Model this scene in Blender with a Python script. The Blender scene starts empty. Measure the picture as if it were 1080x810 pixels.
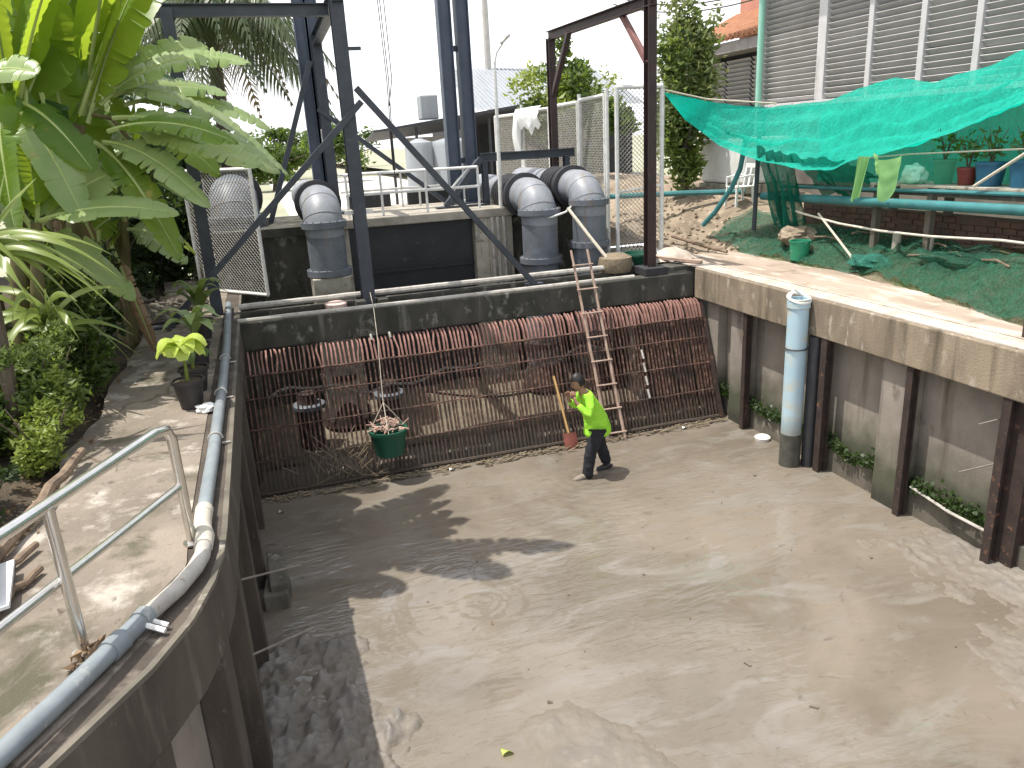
import bpy, bmesh, math, random
from mathutils import Vector, Matrix, noise
R = math.radians
random.seed(7)
SC = bpy.context.scene
COL = SC.collection
ORG = {}

# ------------------------------------------------------------------ mesh helpers
class MB:
    def __init__(s): s.v, s.f, s.m = [], [], []
    def add(s, vs, fs, mi=0):
        o = len(s.v); s.v += [Vector(p) for p in vs]
        s.f += [tuple(i + o for i in f) for f in fs]; s.m += [mi] * len(fs)
    def box(s, c, d, rz=0, rx=0, ry=0, mi=0):
        M = Matrix.Rotation(rz, 3, 'Z') @ Matrix.Rotation(ry, 3, 'Y') @ Matrix.Rotation(rx, 3, 'X'); c = Vector(c)
        vs = [c + M @ Vector((x * d[0] / 2, y * d[1] / 2, z * d[2] / 2)) for x in (-1, 1) for y in (-1, 1) for z in (-1, 1)]
        s.add(vs, [(0, 1, 3, 2), (4, 6, 7, 5), (0, 4, 5, 1), (2, 3, 7, 6), (0, 2, 6, 4), (1, 5, 7, 3)], mi)
    def span(s, a, b, mi=0):
        s.box([(a[i] + b[i]) / 2 for i in range(3)], [abs(b[i] - a[i]) for i in range(3)], mi=mi)
    def bar(s, p, q, w, h, up=(0, 0, 1), mi=0):
        p, q = Vector(p), Vector(q); d = (q - p).normalized(); up = Vector(up)
        if abs(d.dot(up)) > .98: up = Vector((0, 1, 0))
        a = d.cross(up).normalized(); b = a.cross(d)
        vs = [e + a * (i * w / 2) + b * (j * h / 2) for e in (p, q) for i, j in ((-1, -1), (1, -1), (1, 1), (-1, 1))]
        s.add(vs, [(0, 3, 2, 1), (4, 5, 6, 7), (0, 1, 5, 4), (1, 2, 6, 5), (2, 3, 7, 6), (3, 0, 4, 7)], mi)
    def ibeam(s, p, q, w, h, t=.02, up=(0, 1, 0)):
        p, q = Vector(p), Vector(q); d = (q - p).normalized(); up = Vector(up)
        a = d.cross(up).normalized(); b = a.cross(d)
        s.bar(p + b * (h / 2), q + b * (h / 2), w, t, up); s.bar(p - b * (h / 2), q - b * (h / 2), w, t, up)
        s.bar(p, q, t, h - t - .004, up)
    def tube(s, pts, r, n=8, cap=True, mi=0):
        pts = [Vector(p) for p in pts]; k = len(pts)
        rs = r if isinstance(r, (list, tuple)) else [r] * k
        t0 = (pts[1] - pts[0]).normalized(); up = Vector((0, 0, 1)) if abs(t0.z) < .9 else Vector((0, 1, 0))
        a = t0.cross(up).normalized(); vs = []
        for i, p in enumerate(pts):
            t = (pts[min(i + 1, k - 1)] - pts[max(i - 1, 0)]).normalized()
            a = (a - t * a.dot(t)).normalized(); b = t.cross(a)
            vs += [p + (a * math.cos(2 * math.pi * j / n) + b * math.sin(2 * math.pi * j / n)) * rs[i] for j in range(n)]
        fs = [(i * n + j, i * n + (j + 1) % n, (i + 1) * n + (j + 1) % n, (i + 1) * n + j) for i in range(k - 1) for j in range(n)]
        if cap: fs += [tuple(reversed(range(n))), tuple((k - 1) * n + j for j in range(n))]
        s.add(vs, fs, mi)
    def lathe(s, prof, c, n=20, axis=(0, 0, 1), mi=0):
        c = Vector(c); q = Vector((0, 0, 1)).rotation_difference(Vector(axis)); vs = []
        for r, z in prof:
            vs += [c + q @ Vector((r * math.cos(2 * math.pi * j / n), r * math.sin(2 * math.pi * j / n), z)) for j in range(n)]
        k = len(prof)
        fs = [(i * n + j, i * n + (j + 1) % n, (i + 1) * n + (j + 1) % n, (i + 1) * n + j) for i in range(k - 1) for j in range(n)]
        fs += [tuple(reversed(range(n))), tuple((k - 1) * n + j for j in range(n))]
        s.add(vs, fs, mi)
    def prism(s, poly, z0, z1, mi=0):
        n = len(poly)
        s.add([(x, y, z0) for x, y in poly] + [(x, y, z1) for x, y in poly],
              [tuple(reversed(range(n))), tuple(range(n, 2 * n))] + [(i, (i + 1) % n, n + (i + 1) % n, n + i) for i in range(n)], mi)
    def grid(s, fn, nu, nv, mi=0):
        s.add([fn(i / nu, j / nv) for i in range(nu + 1) for j in range(nv + 1)],
              [(i * (nv + 1) + j, (i + 1) * (nv + 1) + j, (i + 1) * (nv + 1) + j + 1, i * (nv + 1) + j + 1) for i in range(nu) for j in range(nv)], mi)
    def strip(s, path, prof, mi=0):
        """extrude a closed profile (offset to the left of the path, z) along a ground path"""
        k, n = len(path), len(prof); vs = []
        for i in range(k):
            a = Vector(path[max(i - 1, 0)]); b = Vector(path[min(i + 1, k - 1)]); d = (b - a).normalized(); nn = Vector((-d.y, d.x))
            for o, z in prof:
                p = Vector(path[i]) + nn * o; vs.append((p.x, p.y, z))
        fs = [(i * n + j, (i + 1) * n + j, (i + 1) * n + (j + 1) % n, i * n + (j + 1) % n) for i in range(k - 1) for j in range(n)]
        fs += [tuple(range(n)), tuple(reversed(range((k - 1) * n, k * n)))]
        s.add(vs, fs, mi)
    def build(s, name, mat, parent=None, loc=None, smooth=False, bev=0, ang=40):
        o0 = Vector(ORG[parent.name]) if parent else Vector(loc or (0, 0, 0))
        me = bpy.data.meshes.new(name); me.from_pydata([p - o0 for p in s.v], [], s.f)
        for m in (mat if isinstance(mat, (list, tuple)) else [mat]): me.materials.append(m)
        if any(s.m): me.polygons.foreach_set('material_index', s.m)
        bm = bmesh.new(); bm.from_mesh(me); bmesh.ops.recalc_face_normals(bm, faces=bm.faces); bm.to_mesh(me); bm.free()
        if smooth:
            me.polygons.foreach_set('use_smooth', [True] * len(me.polygons)); me.set_sharp_from_angle(angle=R(ang))
        o = bpy.data.objects.new(name, me); COL.objects.link(o); ORG[o.name] = tuple(o0)
        if parent: o.parent = parent
        else: o.location = o0
        if bev:
            b = o.modifiers.new('bevel', 'BEVEL'); b.width = bev; b.segments = 2; b.limit_method = 'ANGLE'
        return o

def thing(name, label, cat, loc, group=None):
    o = bpy.data.objects.new(name, None); COL.objects.link(o); o.location = loc; o.empty_display_size = .1
    ORG[o.name] = tuple(loc); return tag(o, label, cat, group)
def tag(o, label, cat, group=None):
    o['label'] = label; o['category'] = cat
    if group: o['group'] = group
    return o
def kind(o, k):
    o['kind'] = k; return o
def dup(root, loc, label=None, rz=None, scale=None):
    def cp(o, par):
        c = o.copy(); COL.objects.link(c)
        if par: c.parent = par
        for ch in list(o.children): cp(ch, c)
        return c
    r = cp(root, None); r.location = loc
    if rz is not None: r.rotation_euler.z = rz
    if scale: r.scale = (scale,) * 3
    if label: r['label'] = label
    return r

# ------------------------------------------------------------------ materials
def newmat(name):
    m = bpy.data.materials.new(name); m.use_nodes = True
    return m, m.node_tree, m.node_tree.nodes['Principled BSDF']
def nd(nt, t, **k):
    n = nt.nodes.new(t)
    for a, b in k.items(): setattr(n, a, b)
    return n
def rgb(c): return (c[0], c[1], c[2], 1)
def noise_fac(nt, scale, stretch=(1, 1, 1), detail=6, lo=.35, hi=.65, dist=0, world=False):
    if world: src = nd(nt, 'ShaderNodeNewGeometry').outputs['Position']
    else: src = nd(nt, 'ShaderNodeTexCoord').outputs['Object']
    mp = nd(nt, 'ShaderNodeMapping'); mp.inputs['Scale'].default_value = stretch
    nt.links.new(src, mp.inputs['Vector'])
    n = nd(nt, 'ShaderNodeTexNoise'); n.inputs['Scale'].default_value = scale; n.inputs['Detail'].default_value = detail
    n.inputs['Distortion'].default_value = dist; n.inputs['Roughness'].default_value = .6
    nt.links.new(mp.outputs[0], n.inputs['Vector'])
    r = nd(nt, 'ShaderNodeMapRange'); r.inputs[1].default_value = lo; r.inputs[2].default_value = hi
    nt.links.new(n.outputs['Fac'], r.inputs[0]); return r.outputs[0], n.outputs['Fac']
def mix(nt, fac, a, b):
    m = nd(nt, 'ShaderNodeMix', data_type='RGBA'); 
    if isinstance(fac, (int, float)): m.inputs[0].default_value = fac
    else: nt.links.new(fac, m.inputs[0])
    for sock, v in ((m.inputs[6], a), (m.inputs[7], b)):
        if isinstance(v, (tuple, list)): sock.default_value = rgb(v)
        else: nt.links.new(v, sock)
    return m.outputs[2]
def bump(nt, p, fac, strength, dist=.02):
    b = nd(nt, 'ShaderNodeBump'); b.inputs['Strength'].default_value = strength; b.inputs['Distance'].default_value = dist
    nt.links.new(fac, b.inputs['Height']); nt.links.new(b.outputs[0], p.inputs['Normal']); return b
def mat(name, a, b=None, rough=.7, metal=0, scale=4, stretch=(1, 1, 1), c=None, cscale=12, cstretch=(1, 1, 1), clo=.55, chi=.7, bmp=0, bdist=.02, bscale=40, spec=.4, lo=.35, hi=.65, world=False, rvar=0):
    m, nt, p = newmat(name); p.inputs['Roughness'].default_value = rough; p.inputs['Metallic'].default_value = metal
    p.inputs['Specular IOR Level'].default_value = spec
    f, raw = noise_fac(nt, scale, stretch, lo=lo, hi=hi, world=world)
    col = mix(nt, f, a, b or tuple(x * .8 for x in a))
    if c:
        g, _ = noise_fac(nt, cscale, cstretch, lo=clo, hi=chi, world=world); col = mix(nt, g, col, c)
    nt.links.new(col, p.inputs['Base Color'])
    if rvar:
        r = nd(nt, 'ShaderNodeMapRange'); r.inputs[3].default_value = rough - rvar; r.inputs[4].default_value = rough + rvar
        nt.links.new(f, r.inputs[0]); nt.links.new(r.outputs[0], p.inputs['Roughness'])
    if bmp:
        _, raw2 = noise_fac(nt, bscale, world=world); bump(nt, p, raw2, bmp, bdist)
    return m
def leafmat(name, a, b, trans, tamt=.45, rough=.45, scale=3, dead=None):
    m, nt, p = newmat(name); p.inputs['Roughness'].default_value = rough; p.inputs['Specular IOR Level'].default_value = .4
    f, _ = noise_fac(nt, scale, world=True); col = mix(nt, f, a, b)
    g, _ = noise_fac(nt, 30, world=True, lo=.4, hi=.6); col = mix(nt, g, col, mix(nt, .3, col, b))
    if dead:
        d, _ = noise_fac(nt, 7, world=True, lo=.62, hi=.72); col = mix(nt, d, col, dead)
    nt.links.new(col, p.inputs['Base Color'])
    t = nd(nt, 'ShaderNodeBsdfTranslucent'); t.inputs[0].default_value = rgb(trans)
    ms = nd(nt, 'ShaderNodeMixShader'); ms.inputs[0].default_value = tamt
    nt.links.new(p.outputs[0], ms.inputs[1]); nt.links.new(t.outputs[0], ms.inputs[2])
    nt.links.new(ms.outputs[0], nt.nodes['Material Output'].inputs['Surface']); return m

M = {}
M['conc_dark'] = mat('stained concrete', (.17, .15, .12), (.085, .078, .062), .9, scale=2.2, stretch=(1, 1, .35), c=(.30, .28, .24), cscale=5, cstretch=(1, 1, .5), clo=.6, chi=.72, bmp=.4)
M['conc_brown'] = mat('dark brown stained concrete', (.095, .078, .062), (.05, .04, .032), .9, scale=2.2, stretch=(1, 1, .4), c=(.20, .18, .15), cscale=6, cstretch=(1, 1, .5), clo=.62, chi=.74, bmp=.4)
M['conc_moss'] = mat('mossy concrete', (.075, .07, .058), (.035, .036, .03), .9, scale=3, stretch=(1, 1, .5), c=(.23, .225, .20), cscale=4.5, cstretch=(1, 1, .7), clo=.58, chi=.70, bmp=.5)
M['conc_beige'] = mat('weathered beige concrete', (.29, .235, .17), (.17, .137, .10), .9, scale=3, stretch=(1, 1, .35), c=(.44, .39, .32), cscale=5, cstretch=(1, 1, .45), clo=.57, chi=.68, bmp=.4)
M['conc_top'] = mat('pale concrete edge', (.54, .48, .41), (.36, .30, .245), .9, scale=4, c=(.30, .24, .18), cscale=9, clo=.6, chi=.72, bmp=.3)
M['conc_panel'] = mat('grey concrete panel', (.30, .265, .225), (.21, .185, .16), .9, scale=1.6, c=(.12, .10, .08), cscale=2.5, cstretch=(1, 1, .5), clo=.62, chi=.72, bmp=.3)
M['conc_walk'] = mat('worn walkway concrete', (.25, .212, .17), (.135, .112, .088), .85, scale=1.3, c=(.38, .345, .295), cscale=2.6, clo=.54, chi=.66, bmp=.6, world=True)
M['conc_light'] = mat('light concrete', (.42, .39, .33), (.28, .26, .21), .9, scale=3, c=(.12, .11, .09), cscale=6, clo=.6, chi=.75, bmp=.3)
M['conc_deck'] = mat('deck concrete', (.40, .37, .31), (.25, .23, .19), .9, scale=3, bmp=.3)
def cracks(m, scale, wid, col):
    nt = m.node_tree; p = nt.nodes['Principled BSDF']; src = p.inputs['Base Color'].links[0].from_socket
    g = nd(nt, 'ShaderNodeNewGeometry'); n = nd(nt, 'ShaderNodeTexNoise'); n.inputs['Scale'].default_value = 2.5; n.inputs['Detail'].default_value = 5; nt.links.new(g.outputs['Position'], n.inputs['Vector'])
    a = nd(nt, 'ShaderNodeMix', data_type='VECTOR'); a.inputs[0].default_value = .35; nt.links.new(g.outputs['Position'], a.inputs[4]); nt.links.new(n.outputs['Color'], a.inputs[5])
    v = nd(nt, 'ShaderNodeTexVoronoi', feature='DISTANCE_TO_EDGE'); v.inputs['Scale'].default_value = scale; nt.links.new(a.outputs[1], v.inputs['Vector'])
    r = nd(nt, 'ShaderNodeMapRange'); r.inputs[1].default_value = wid * .4; r.inputs[2].default_value = wid; r.inputs[3].default_value = .75; r.inputs[4].default_value = 0; nt.links.new(v.outputs['Distance'], r.inputs[0])
    nt.links.new(mix(nt, r.outputs[0], src, col), p.inputs['Base Color'])
cracks(M['conc_walk'], .42, .006, (.10, .075, .055))
M['dirt'] = mat('bare dirt', (.30, .24, .175), (.16, .125, .09), .95, scale=1.5, c=(.42, .34, .25), cscale=8, clo=.55, chi=.7, bmp=.8, bdist=.05, bscale=14, world=True)
M['soil'] = mat('dark garden soil', (.10, .075, .05), (.05, .04, .028), .95, scale=2, c=(.22, .18, .12), cscale=9, clo=.62, chi=.7, bmp=.9, bdist=.05, bscale=18, world=True)
M['silt_darkened'] = mat('darkened silt', (.17, .145, .10), (.09, .076, .055), .6, scale=2.5, bmp=.6, world=True)
M['path'] = mat('pinkish dirt path', (.39, .315, .255), (.29, .225, .175), .95, scale=1.4, stretch=(1.5, .35, 1), c=(.58, .51, .44), cscale=3, cstretch=(1.2, .3, 1), clo=.52, chi=.68, bmp=.5, world=True)
M['grass'] = mat('green slope ground', (.10, .14, .06), (.17, .14, .085), .95, scale=2.5, c=(.055, .085, .035), cscale=8, clo=.5, chi=.62, bmp=1, bdist=.06, bscale=20, world=True)
M['rust'] = mat('rusty rack steel', (.10, .05, .037), (.055, .031, .025), .8, scale=5, c=(.25, .155, .12), cscale=14, clo=.5, chi=.68, metal=0, bmp=.3)
M['rust_lit'] = mat('sunlit pinkish rust', (.33, .18, .15), (.20, .105, .085), .85, scale=6, bmp=.3)
M['rust_dark'] = mat('dark rusted steel', (.055, .036, .030), (.030, .022, .02), .75, scale=6, c=(.20, .10, .06), cscale=9, clo=.6, chi=.7, bmp=.3)
M['steel_blue'] = mat('dark blue grey painted steel', (.05, .06, .075), (.034, .04, .052), .5, scale=5, c=(.12, .11, .10), cscale=14, clo=.66, chi=.74, bmp=.1)
M['steel_tower'] = mat('slate blue column paint', (.085, .105, .145), (.06, .078, .11), .5, scale=3, c=(.16, .16, .17), cscale=12, clo=.64, chi=.74)
M['steel_brown'] = mat('dark brown painted steel', (.052, .030, .028), (.034, .022, .022), .5, scale=4, c=(.13, .07, .055), cscale=10, clo=.62, chi=.72)
M['steel_red'] = mat('red oxide painted steel', (.24, .115, .10), (.17, .08, .07), .6, scale=6)
M['black_gate'] = mat('black gate plate', (.012, .014, .018), (.020, .022, .026), .5, scale=3, c=(.05, .05, .05), cscale=7, clo=.62, chi=.75)
M['pipe_grey'] = mat('grey pump pipe paint', (.245, .26, .285), (.19, .205, .23), .45, scale=5, c=(.17, .17, .18), cscale=9, clo=.62, chi=.75, rvar=.1)
M['pipe_dark_shade'] = mat('dark shaded pump grey', (.15, .165, .19), (.105, .12, .14), .5, scale=5, c=(.24, .25, .27), cscale=9, clo=.62, chi=.75)  # pump grey darkened, shade on the lower pipes put into the colour
M['rubber'] = mat('black rubber', (.025, .026, .03), (.04, .04, .045), .6)
M['galv'] = mat('galvanised white steel', (.74, .74, .71), (.58, .58, .56), .5, scale=8, c=(.30, .26, .22), cscale=16, clo=.66, chi=.75)
M['galv_dim'] = mat('dull galvanised steel', (.46, .44, .40), (.32, .30, .27), .55, scale=7, c=(.22, .15, .10), cscale=14, clo=.6, chi=.72)
M['wire'] = mat('galvanised wire', (.44, .43, .39), (.30, .28, .25), .5, scale=9)
M['stainless'] = mat('stainless steel', (.74, .72, .68), (.62, .60, .56), .20, metal=.9, scale=9, stretch=(1, 1, 1), rvar=.07)
M['pvc_grey'] = mat('grey blue pvc', (.235, .265, .28), (.18, .205, .22), .42, scale=5, c=(.36, .36, .33), cscale=14, clo=.6, chi=.75)
M['pvc_pale'] = mat('pale pvc fitting', (.58, .55, .47), (.45, .42, .35), .5, scale=7)
M['pvc_blue'] = mat('faded blue pvc', (.44, .58, .66), (.36, .52, .60), .5, scale=1.5, stretch=(1, 1, 1), c=(.50, .52, .46), cscale=3, cstretch=(1, 1, 2), clo=.5, chi=.65)
M['pvc_muddy'] = mat('muddy lower pipe', (.10, .095, .08), (.05, .055, .04), .7, scale=6)
M['teal_pipe'] = mat('teal pipe', (.045, .20, .21), (.035, .14, .15), .6, scale=3, c=(.14, .18, .17), cscale=10, clo=.62, chi=.72)
M['bamboo'] = mat('weathered pole wood', (.42, .31, .25), (.31, .22, .17), .8, scale=5, c=(.5, .4, .33), cscale=11, clo=.58, chi=.7)
M['stick'] = mat('yellow wooden handle', (.50, .33, .13), (.38, .22, .08), .7, scale=7)
M['log'] = mat('grey brown dead wood', (.26, .19, .13), (.14, .10, .07), .9, scale=9, bmp=.6)
M['shovel'] = mat('rusty red shovel steel', (.30, .10, .075), (.20, .07, .05), .6, scale=8)
M['green_basket'] = mat('green plastic', (.010, .085, .05), (.007, .06, .036), .5, scale=4)
M['white_plastic'] = mat('white plastic', (.78, .78, .76), (.66, .66, .63), .4, scale=5)
M['foam'] = mat('white foam', (.80, .78, .74), (.66, .63, .57), .8, scale=12)
M['pink_foam'] = mat('dirty pinkish foam', (.60, .47, .42), (.50, .37, .33), .8, scale=14)
M['pot_black'] = mat('black plastic pot', (.028, .024, .024), (.05, .042, .04), .5, scale=6)
M['pot_green'] = mat('green plastic pot', (.02, .24, .13), (.02, .19, .10), .5)
M['pot_red'] = mat('dark red pot', (.17, .035, .028), (.12, .025, .02), .55)
M['pot_blue'] = mat('blue pot', (.02, .12, .20), (.02, .09, .16), .5)
M['brick'] = mat('dim brickwork', (.14, .08, .062), (.09, .06, .05), .9, scale=4, c=(.10, .08, .06), cscale=6, clo=.52, chi=.65, bmp=.6)
M['pole_dim'] = mat('weathered rod', (.24, .21, .18), (.16, .14, .12), .7, scale=12)
M['rope'] = mat('pale rope', (.55, .50, .42), (.42, .38, .3), .9, scale=20)
M['cable'] = mat('dark cable', (.03, .03, .03), (.05, .05, .05), .6)
M['trash'] = mat('pinkish trash', (.45, .25, .20), (.5, .42, .34), .9, scale=18)
M['twig'] = mat('dry twigs', (.24, .19, .13), (.14, .11, .075), .9, scale=20)
M['deadleaf'] = leafmat('dry brown leaf', (.28, .19, .11), (.18, .11, .06), (.3, .2, .1), .15)
M['louvre'] = mat('grey louvre aluminium', (.49, .48, .47), (.42, .41, .40), .5, scale=2)
M['louvre_frame'] = mat('pale grey frame', (.56, .55, .55), (.49, .48, .48), .5, scale=3)
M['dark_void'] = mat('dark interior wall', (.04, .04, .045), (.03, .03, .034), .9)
M['wall_pale'] = mat('pale painted wall', (.52, .51, .50), (.42, .41, .40), .9, scale=2)
M['wall_dark'] = mat('dark lower wall', (.20, .18, .155), (.12, .105, .09), .9, scale=1.5)  # darker tone for the lower walls
M['wall_salmon'] = mat('salmon painted wall', (.50, .24, .17), (.42, .19, .14), .9, scale=2)
M['tile'] = mat('orange clay roof tile', (.40, .19, .10), (.28, .13, .075), .85, scale=5, c=(.45, .28, .17), cscale=10, clo=.55, chi=.7)
M['eave'] = mat('grey eave board', (.30, .28, .26), (.22, .20, .19), .8)
M['shed_dark'] = mat('dark shed roof', (.055, .058, .065), (.04, .04, .045), .7)
M['shed_grey'] = mat('grey metal sheet roofing', (.30, .32, .34), (.25, .27, .29), .5, scale=1, stretch=(4, 1, .3))
M['pole_conc'] = mat('concrete utility pole', (.48, .46, .43), (.40, .38, .35), .9)
M['yard'] = mat('sunlit pale yard', (.62, .59, .53), (.54, .51, .45), .9, scale=.4, world=True)
M['far_ground'] = mat('far ground', (.34, .33, .25), (.24, .25, .16), .95, scale=.15, world=True)
M['skin'] = mat('skin', (.33, .19, .125), (.29, .16, .105), .55, scale=10)
M['hair'] = mat('black hair', (.010, .009, .009), (.022, .019, .017), .5, scale=40)
M['shirt'] = mat('bright lime green shirt', (.37, .74, .06), (.28, .64, .035), .8, scale=7, bmp=.7, bdist=.05, bscale=9)
M['trousers'] = mat('black trousers', (.012, .013, .018), (.022, .023, .028), .85, scale=7, bmp=.5, bdist=.03, bscale=10)
M['shoe'] = mat('pale muddy shoe', (.22, .19, .155), (.16, .135, .105), .8)
M['sheet_white'] = mat('white plastic sheet', (.70, .72, .73), (.6, .62, .63), .5, scale=3)
M['garment'] = leafmat('pale lime cloth', (.30, .56, .22), (.24, .46, .18), (.34, .62, .24), .4, .8)
M['bag'] = leafmat('pale mint bag', (.45, .75, .65), (.38, .68, .58), (.5, .85, .7), .35, .6)
M['banana'] = leafmat('banana leaf', (.13, .21, .035), (.075, .15, .025), (.50, .66, .05), .48, .36, 1.6, dead=(.34, .28, .08))
M['banana_pale'] = leafmat('pale banana leaf', (.34, .42, .20), (.23, .33, .12), (.44, .56, .10), .34, .30, 2.2, dead=(.42, .36, .16))
M['banana_dark'] = leafmat('dark banana leaf', (.035, .085, .03), (.025, .06, .02), (.10, .22, .03), .3, .4, 2)
M['banana_stem'] = mat('banana stem', (.13, .125, .045), (.075, .05, .028), .7, scale=4, stretch=(3, 3, .5))
M['banana_rib'] = mat('banana midrib', (.34, .40, .16), (.26, .32, .10), .5)
M['fruit'] = mat('green banana fruit', (.10, .13, .04), (.07, .09, .03), .6)
M['palm'] = leafmat('palm frond', (.09, .12, .05), (.05, .075, .03), (.16, .2, .06), .25)
M['palm_dry'] = leafmat('dry palm frond', (.24, .19, .11), (.17, .13, .075), (.2, .15, .08), .2)
M['trunk'] = mat('tree bark', (.14, .11, .08), (.08, .065, .05), .9, scale=6, stretch=(1, 1, .3), bmp=.6)
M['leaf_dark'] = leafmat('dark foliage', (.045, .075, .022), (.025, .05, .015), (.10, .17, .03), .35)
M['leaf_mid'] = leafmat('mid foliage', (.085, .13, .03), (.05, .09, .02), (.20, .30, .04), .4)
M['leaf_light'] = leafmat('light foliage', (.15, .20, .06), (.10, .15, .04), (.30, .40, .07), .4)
M['leaf_yellow'] = leafmat('yellow green foliage', (.24, .30, .07), (.16, .22, .04), (.42, .5, .08), .4)
M['leaf_cream'] = leafmat('cream green foliage', (.30, .33, .16), (.16, .21, .07), (.38, .42, .15), .35)
M['strap'] = leafmat('strap leaf', (.24, .30, .08), (.17, .23, .05), (.36, .46, .08), .35, .35)
M['lime'] = leafmat('lime leaf', (.46, .56, .11), (.38, .48, .08), (.6, .7, .14), .35)

def net_mat(name, a, b, hole, scale=16):
    m, nt, p = newmat(name); p.inputs['Roughness'].default_value = .75
    f, _ = noise_fac(nt, 2.2, (1, 3, 1), world=True); col = mix(nt, f, a, b); nt.links.new(col, p.inputs['Base Color'])
    t = nd(nt, 'ShaderNodeBsdfTranslucent'); nt.links.new(col, t.inputs[0])
    ms = nd(nt, 'ShaderNodeMixShader'); ms.inputs[0].default_value = .45
    nt.links.new(p.outputs[0], ms.inputs[1]); nt.links.new(t.outputs[0], ms.inputs[2])
    tr = nd(nt, 'ShaderNodeBsdfTransparent'); m2 = nd(nt, 'ShaderNodeMixShader')
    g, _ = noise_fac(nt, scale, world=True, lo=.3, hi=.7)
    r = nd(nt, 'ShaderNodeMapRange'); r.inputs[3].default_value = hole * .4; r.inputs[4].default_value = hole * 1.5; nt.links.new(g, r.inputs[0])
    nt.links.new(r.outputs[0], m2.inputs[0]); nt.links.new(ms.outputs[0], m2.inputs[1]); nt.links.new(tr.outputs[0], m2.inputs[2])
    _, raw = noise_fac(nt, 9, (1, 2.2, 1), world=True, dist=1.5); bump(nt, p, raw, .8, .07)
    nt.links.new(m2.outputs[0], nt.nodes['Material Output'].inputs['Surface']); return m
M['net'] = net_mat('green shade net', (.003, .60, .45), (.0, .49, .37), .11)
M['net_heap'] = net_mat('faded net heap', (.06, .30, .22), (.03, .20, .15), .15)
M['net_dark'] = net_mat('dark gathered net', (.0, .20, .13), (.0, .13, .085), .18)
M['net_ground'] = net_mat('loose ground net', (.035, .20, .125), (.04, .14, .085), .42)

# water: thin muddy water, glossy with low ripples
def water_mat():
    m, nt, p = newmat('muddy water'); p.inputs['IOR'].default_value = 1.33
    f, _ = noise_fac(nt, .45, (1, 1, 1), lo=.38, hi=.62, dist=.6, world=True)
    col = mix(nt, f, (.200, .172, .138), (.140, .119, .093))
    g, _ = noise_fac(nt, 1.1, (.7, 1.6, 1), lo=.5, hi=.68, dist=1.2, world=True)
    col = mix(nt, g, col, (.205, .188, .163))  # pale grey patches paint in the weak sky reflection
    s, _ = noise_fac(nt, 5, (1, 1.6, 1), lo=.60, hi=.74, dist=.8, world=True); col = mix(nt, s, col, (.125, .105, .08)); s2, _ = noise_fac(nt, 22, lo=.72, hi=.80, world=True); col = mix(nt, s2, col, (.09, .075, .055))
    nt.links.new(col, p.inputs['Base Color'])
    r = nd(nt, 'ShaderNodeMapRange'); r.inputs[3].default_value = .02; r.inputs[4].default_value = .06
    nt.links.new(g, r.inputs[0]); nt.links.new(r.outputs[0], p.inputs['Roughness'])
    p.inputs['Specular IOR Level'].default_value = 1.0
    _, a = noise_fac(nt, 1.6, (.5, 1.4, 1), detail=2, dist=1.0, world=True); _, b = noise_fac(nt, 6.5, (.45, 1.7, 1), detail=2, dist=.8, world=True)
    k, _ = noise_fac(nt, .5, (1, 1, 1), detail=2, lo=.38, hi=.60, world=True)
    def math_(op, x, y):
        n = nd(nt, 'ShaderNodeMath', operation=op)
        for s_, v in ((n.inputs[0], x), (n.inputs[1], y)):
            if isinstance(v, (int, float)): s_.default_value = v
            else: nt.links.new(v, s_)
        return n.outputs[0]
    h = math_('ADD', math_('MULTIPLY', a, .55), math_('MULTIPLY', math_('MULTIPLY', b, k), .5))
    geo = nd(nt, 'ShaderNodeNewGeometry')
    for c, fq, amp, dec in (((4.35, 10.05, 0), 38, .16, 1.6), ((1.75, 7.4, 0), 30, .10, 1.9), ((3.0, 8.3, 0), 34, .05, 1.2)):   # rings spreading from the wading legs and drips
        vd = nd(nt, 'ShaderNodeVectorMath', operation='DISTANCE'); nt.links.new(geo.outputs['Position'], vd.inputs[0]); vd.inputs[1].default_value = c
        d = math_('ADD', vd.outputs['Value'], math_('MULTIPLY', a, .25)); e = math_('POWER', 2.718, math_('MULTIPLY', vd.outputs['Value'], -dec))
        h = math_('ADD', h, math_('MULTIPLY', math_('MULTIPLY', math_('SINE', math_('MULTIPLY', d, fq), 0), e), amp))
    bump(nt, p, h, .75, .045); return m
M['water'] = water_mat()
M['mud'] = mat('wet grey mud', (.205, .188, .168), (.145, .135, .125), .66, scale=2.2, c=(.25, .225, .195), cscale=8, clo=.52, chi=.7, bmp=.4, bdist=.02, bscale=26, world=True, rvar=.10, spec=.35)

def zblend(m, z0, z1, low, nscale=6, namp=.05, amt=1.0):
    """stain that ends at a ragged height: darkened silt line, algae"""
    nt = m.node_tree; p = nt.nodes['Principled BSDF']; src = p.inputs['Base Color'].links[0].from_socket
    g = nd(nt, 'ShaderNodeNewGeometry'); sx = nd(nt, 'ShaderNodeSeparateXYZ'); nt.links.new(g.outputs['Position'], sx.inputs[0])
    n = nd(nt, 'ShaderNodeTexNoise'); n.inputs['Scale'].default_value = nscale; n.inputs['Detail'].default_value = 5; nt.links.new(g.outputs['Position'], n.inputs['Vector'])
    a = nd(nt, 'ShaderNodeMath', operation='MULTIPLY_ADD'); a.inputs[1].default_value = -namp * 2; nt.links.new(n.outputs['Fac'], a.inputs[0]); nt.links.new(sx.outputs[2], a.inputs[2])
    r = nd(nt, 'ShaderNodeMapRange'); r.inputs[1].default_value = z0 - namp; r.inputs[2].default_value = z1 - namp; r.inputs[3].default_value = amt; r.inputs[4].default_value = 0; nt.links.new(a.outputs[0], r.inputs[0])
    nt.links.new(mix(nt, r.outputs[0], src, low), p.inputs['Base Color'])
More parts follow.
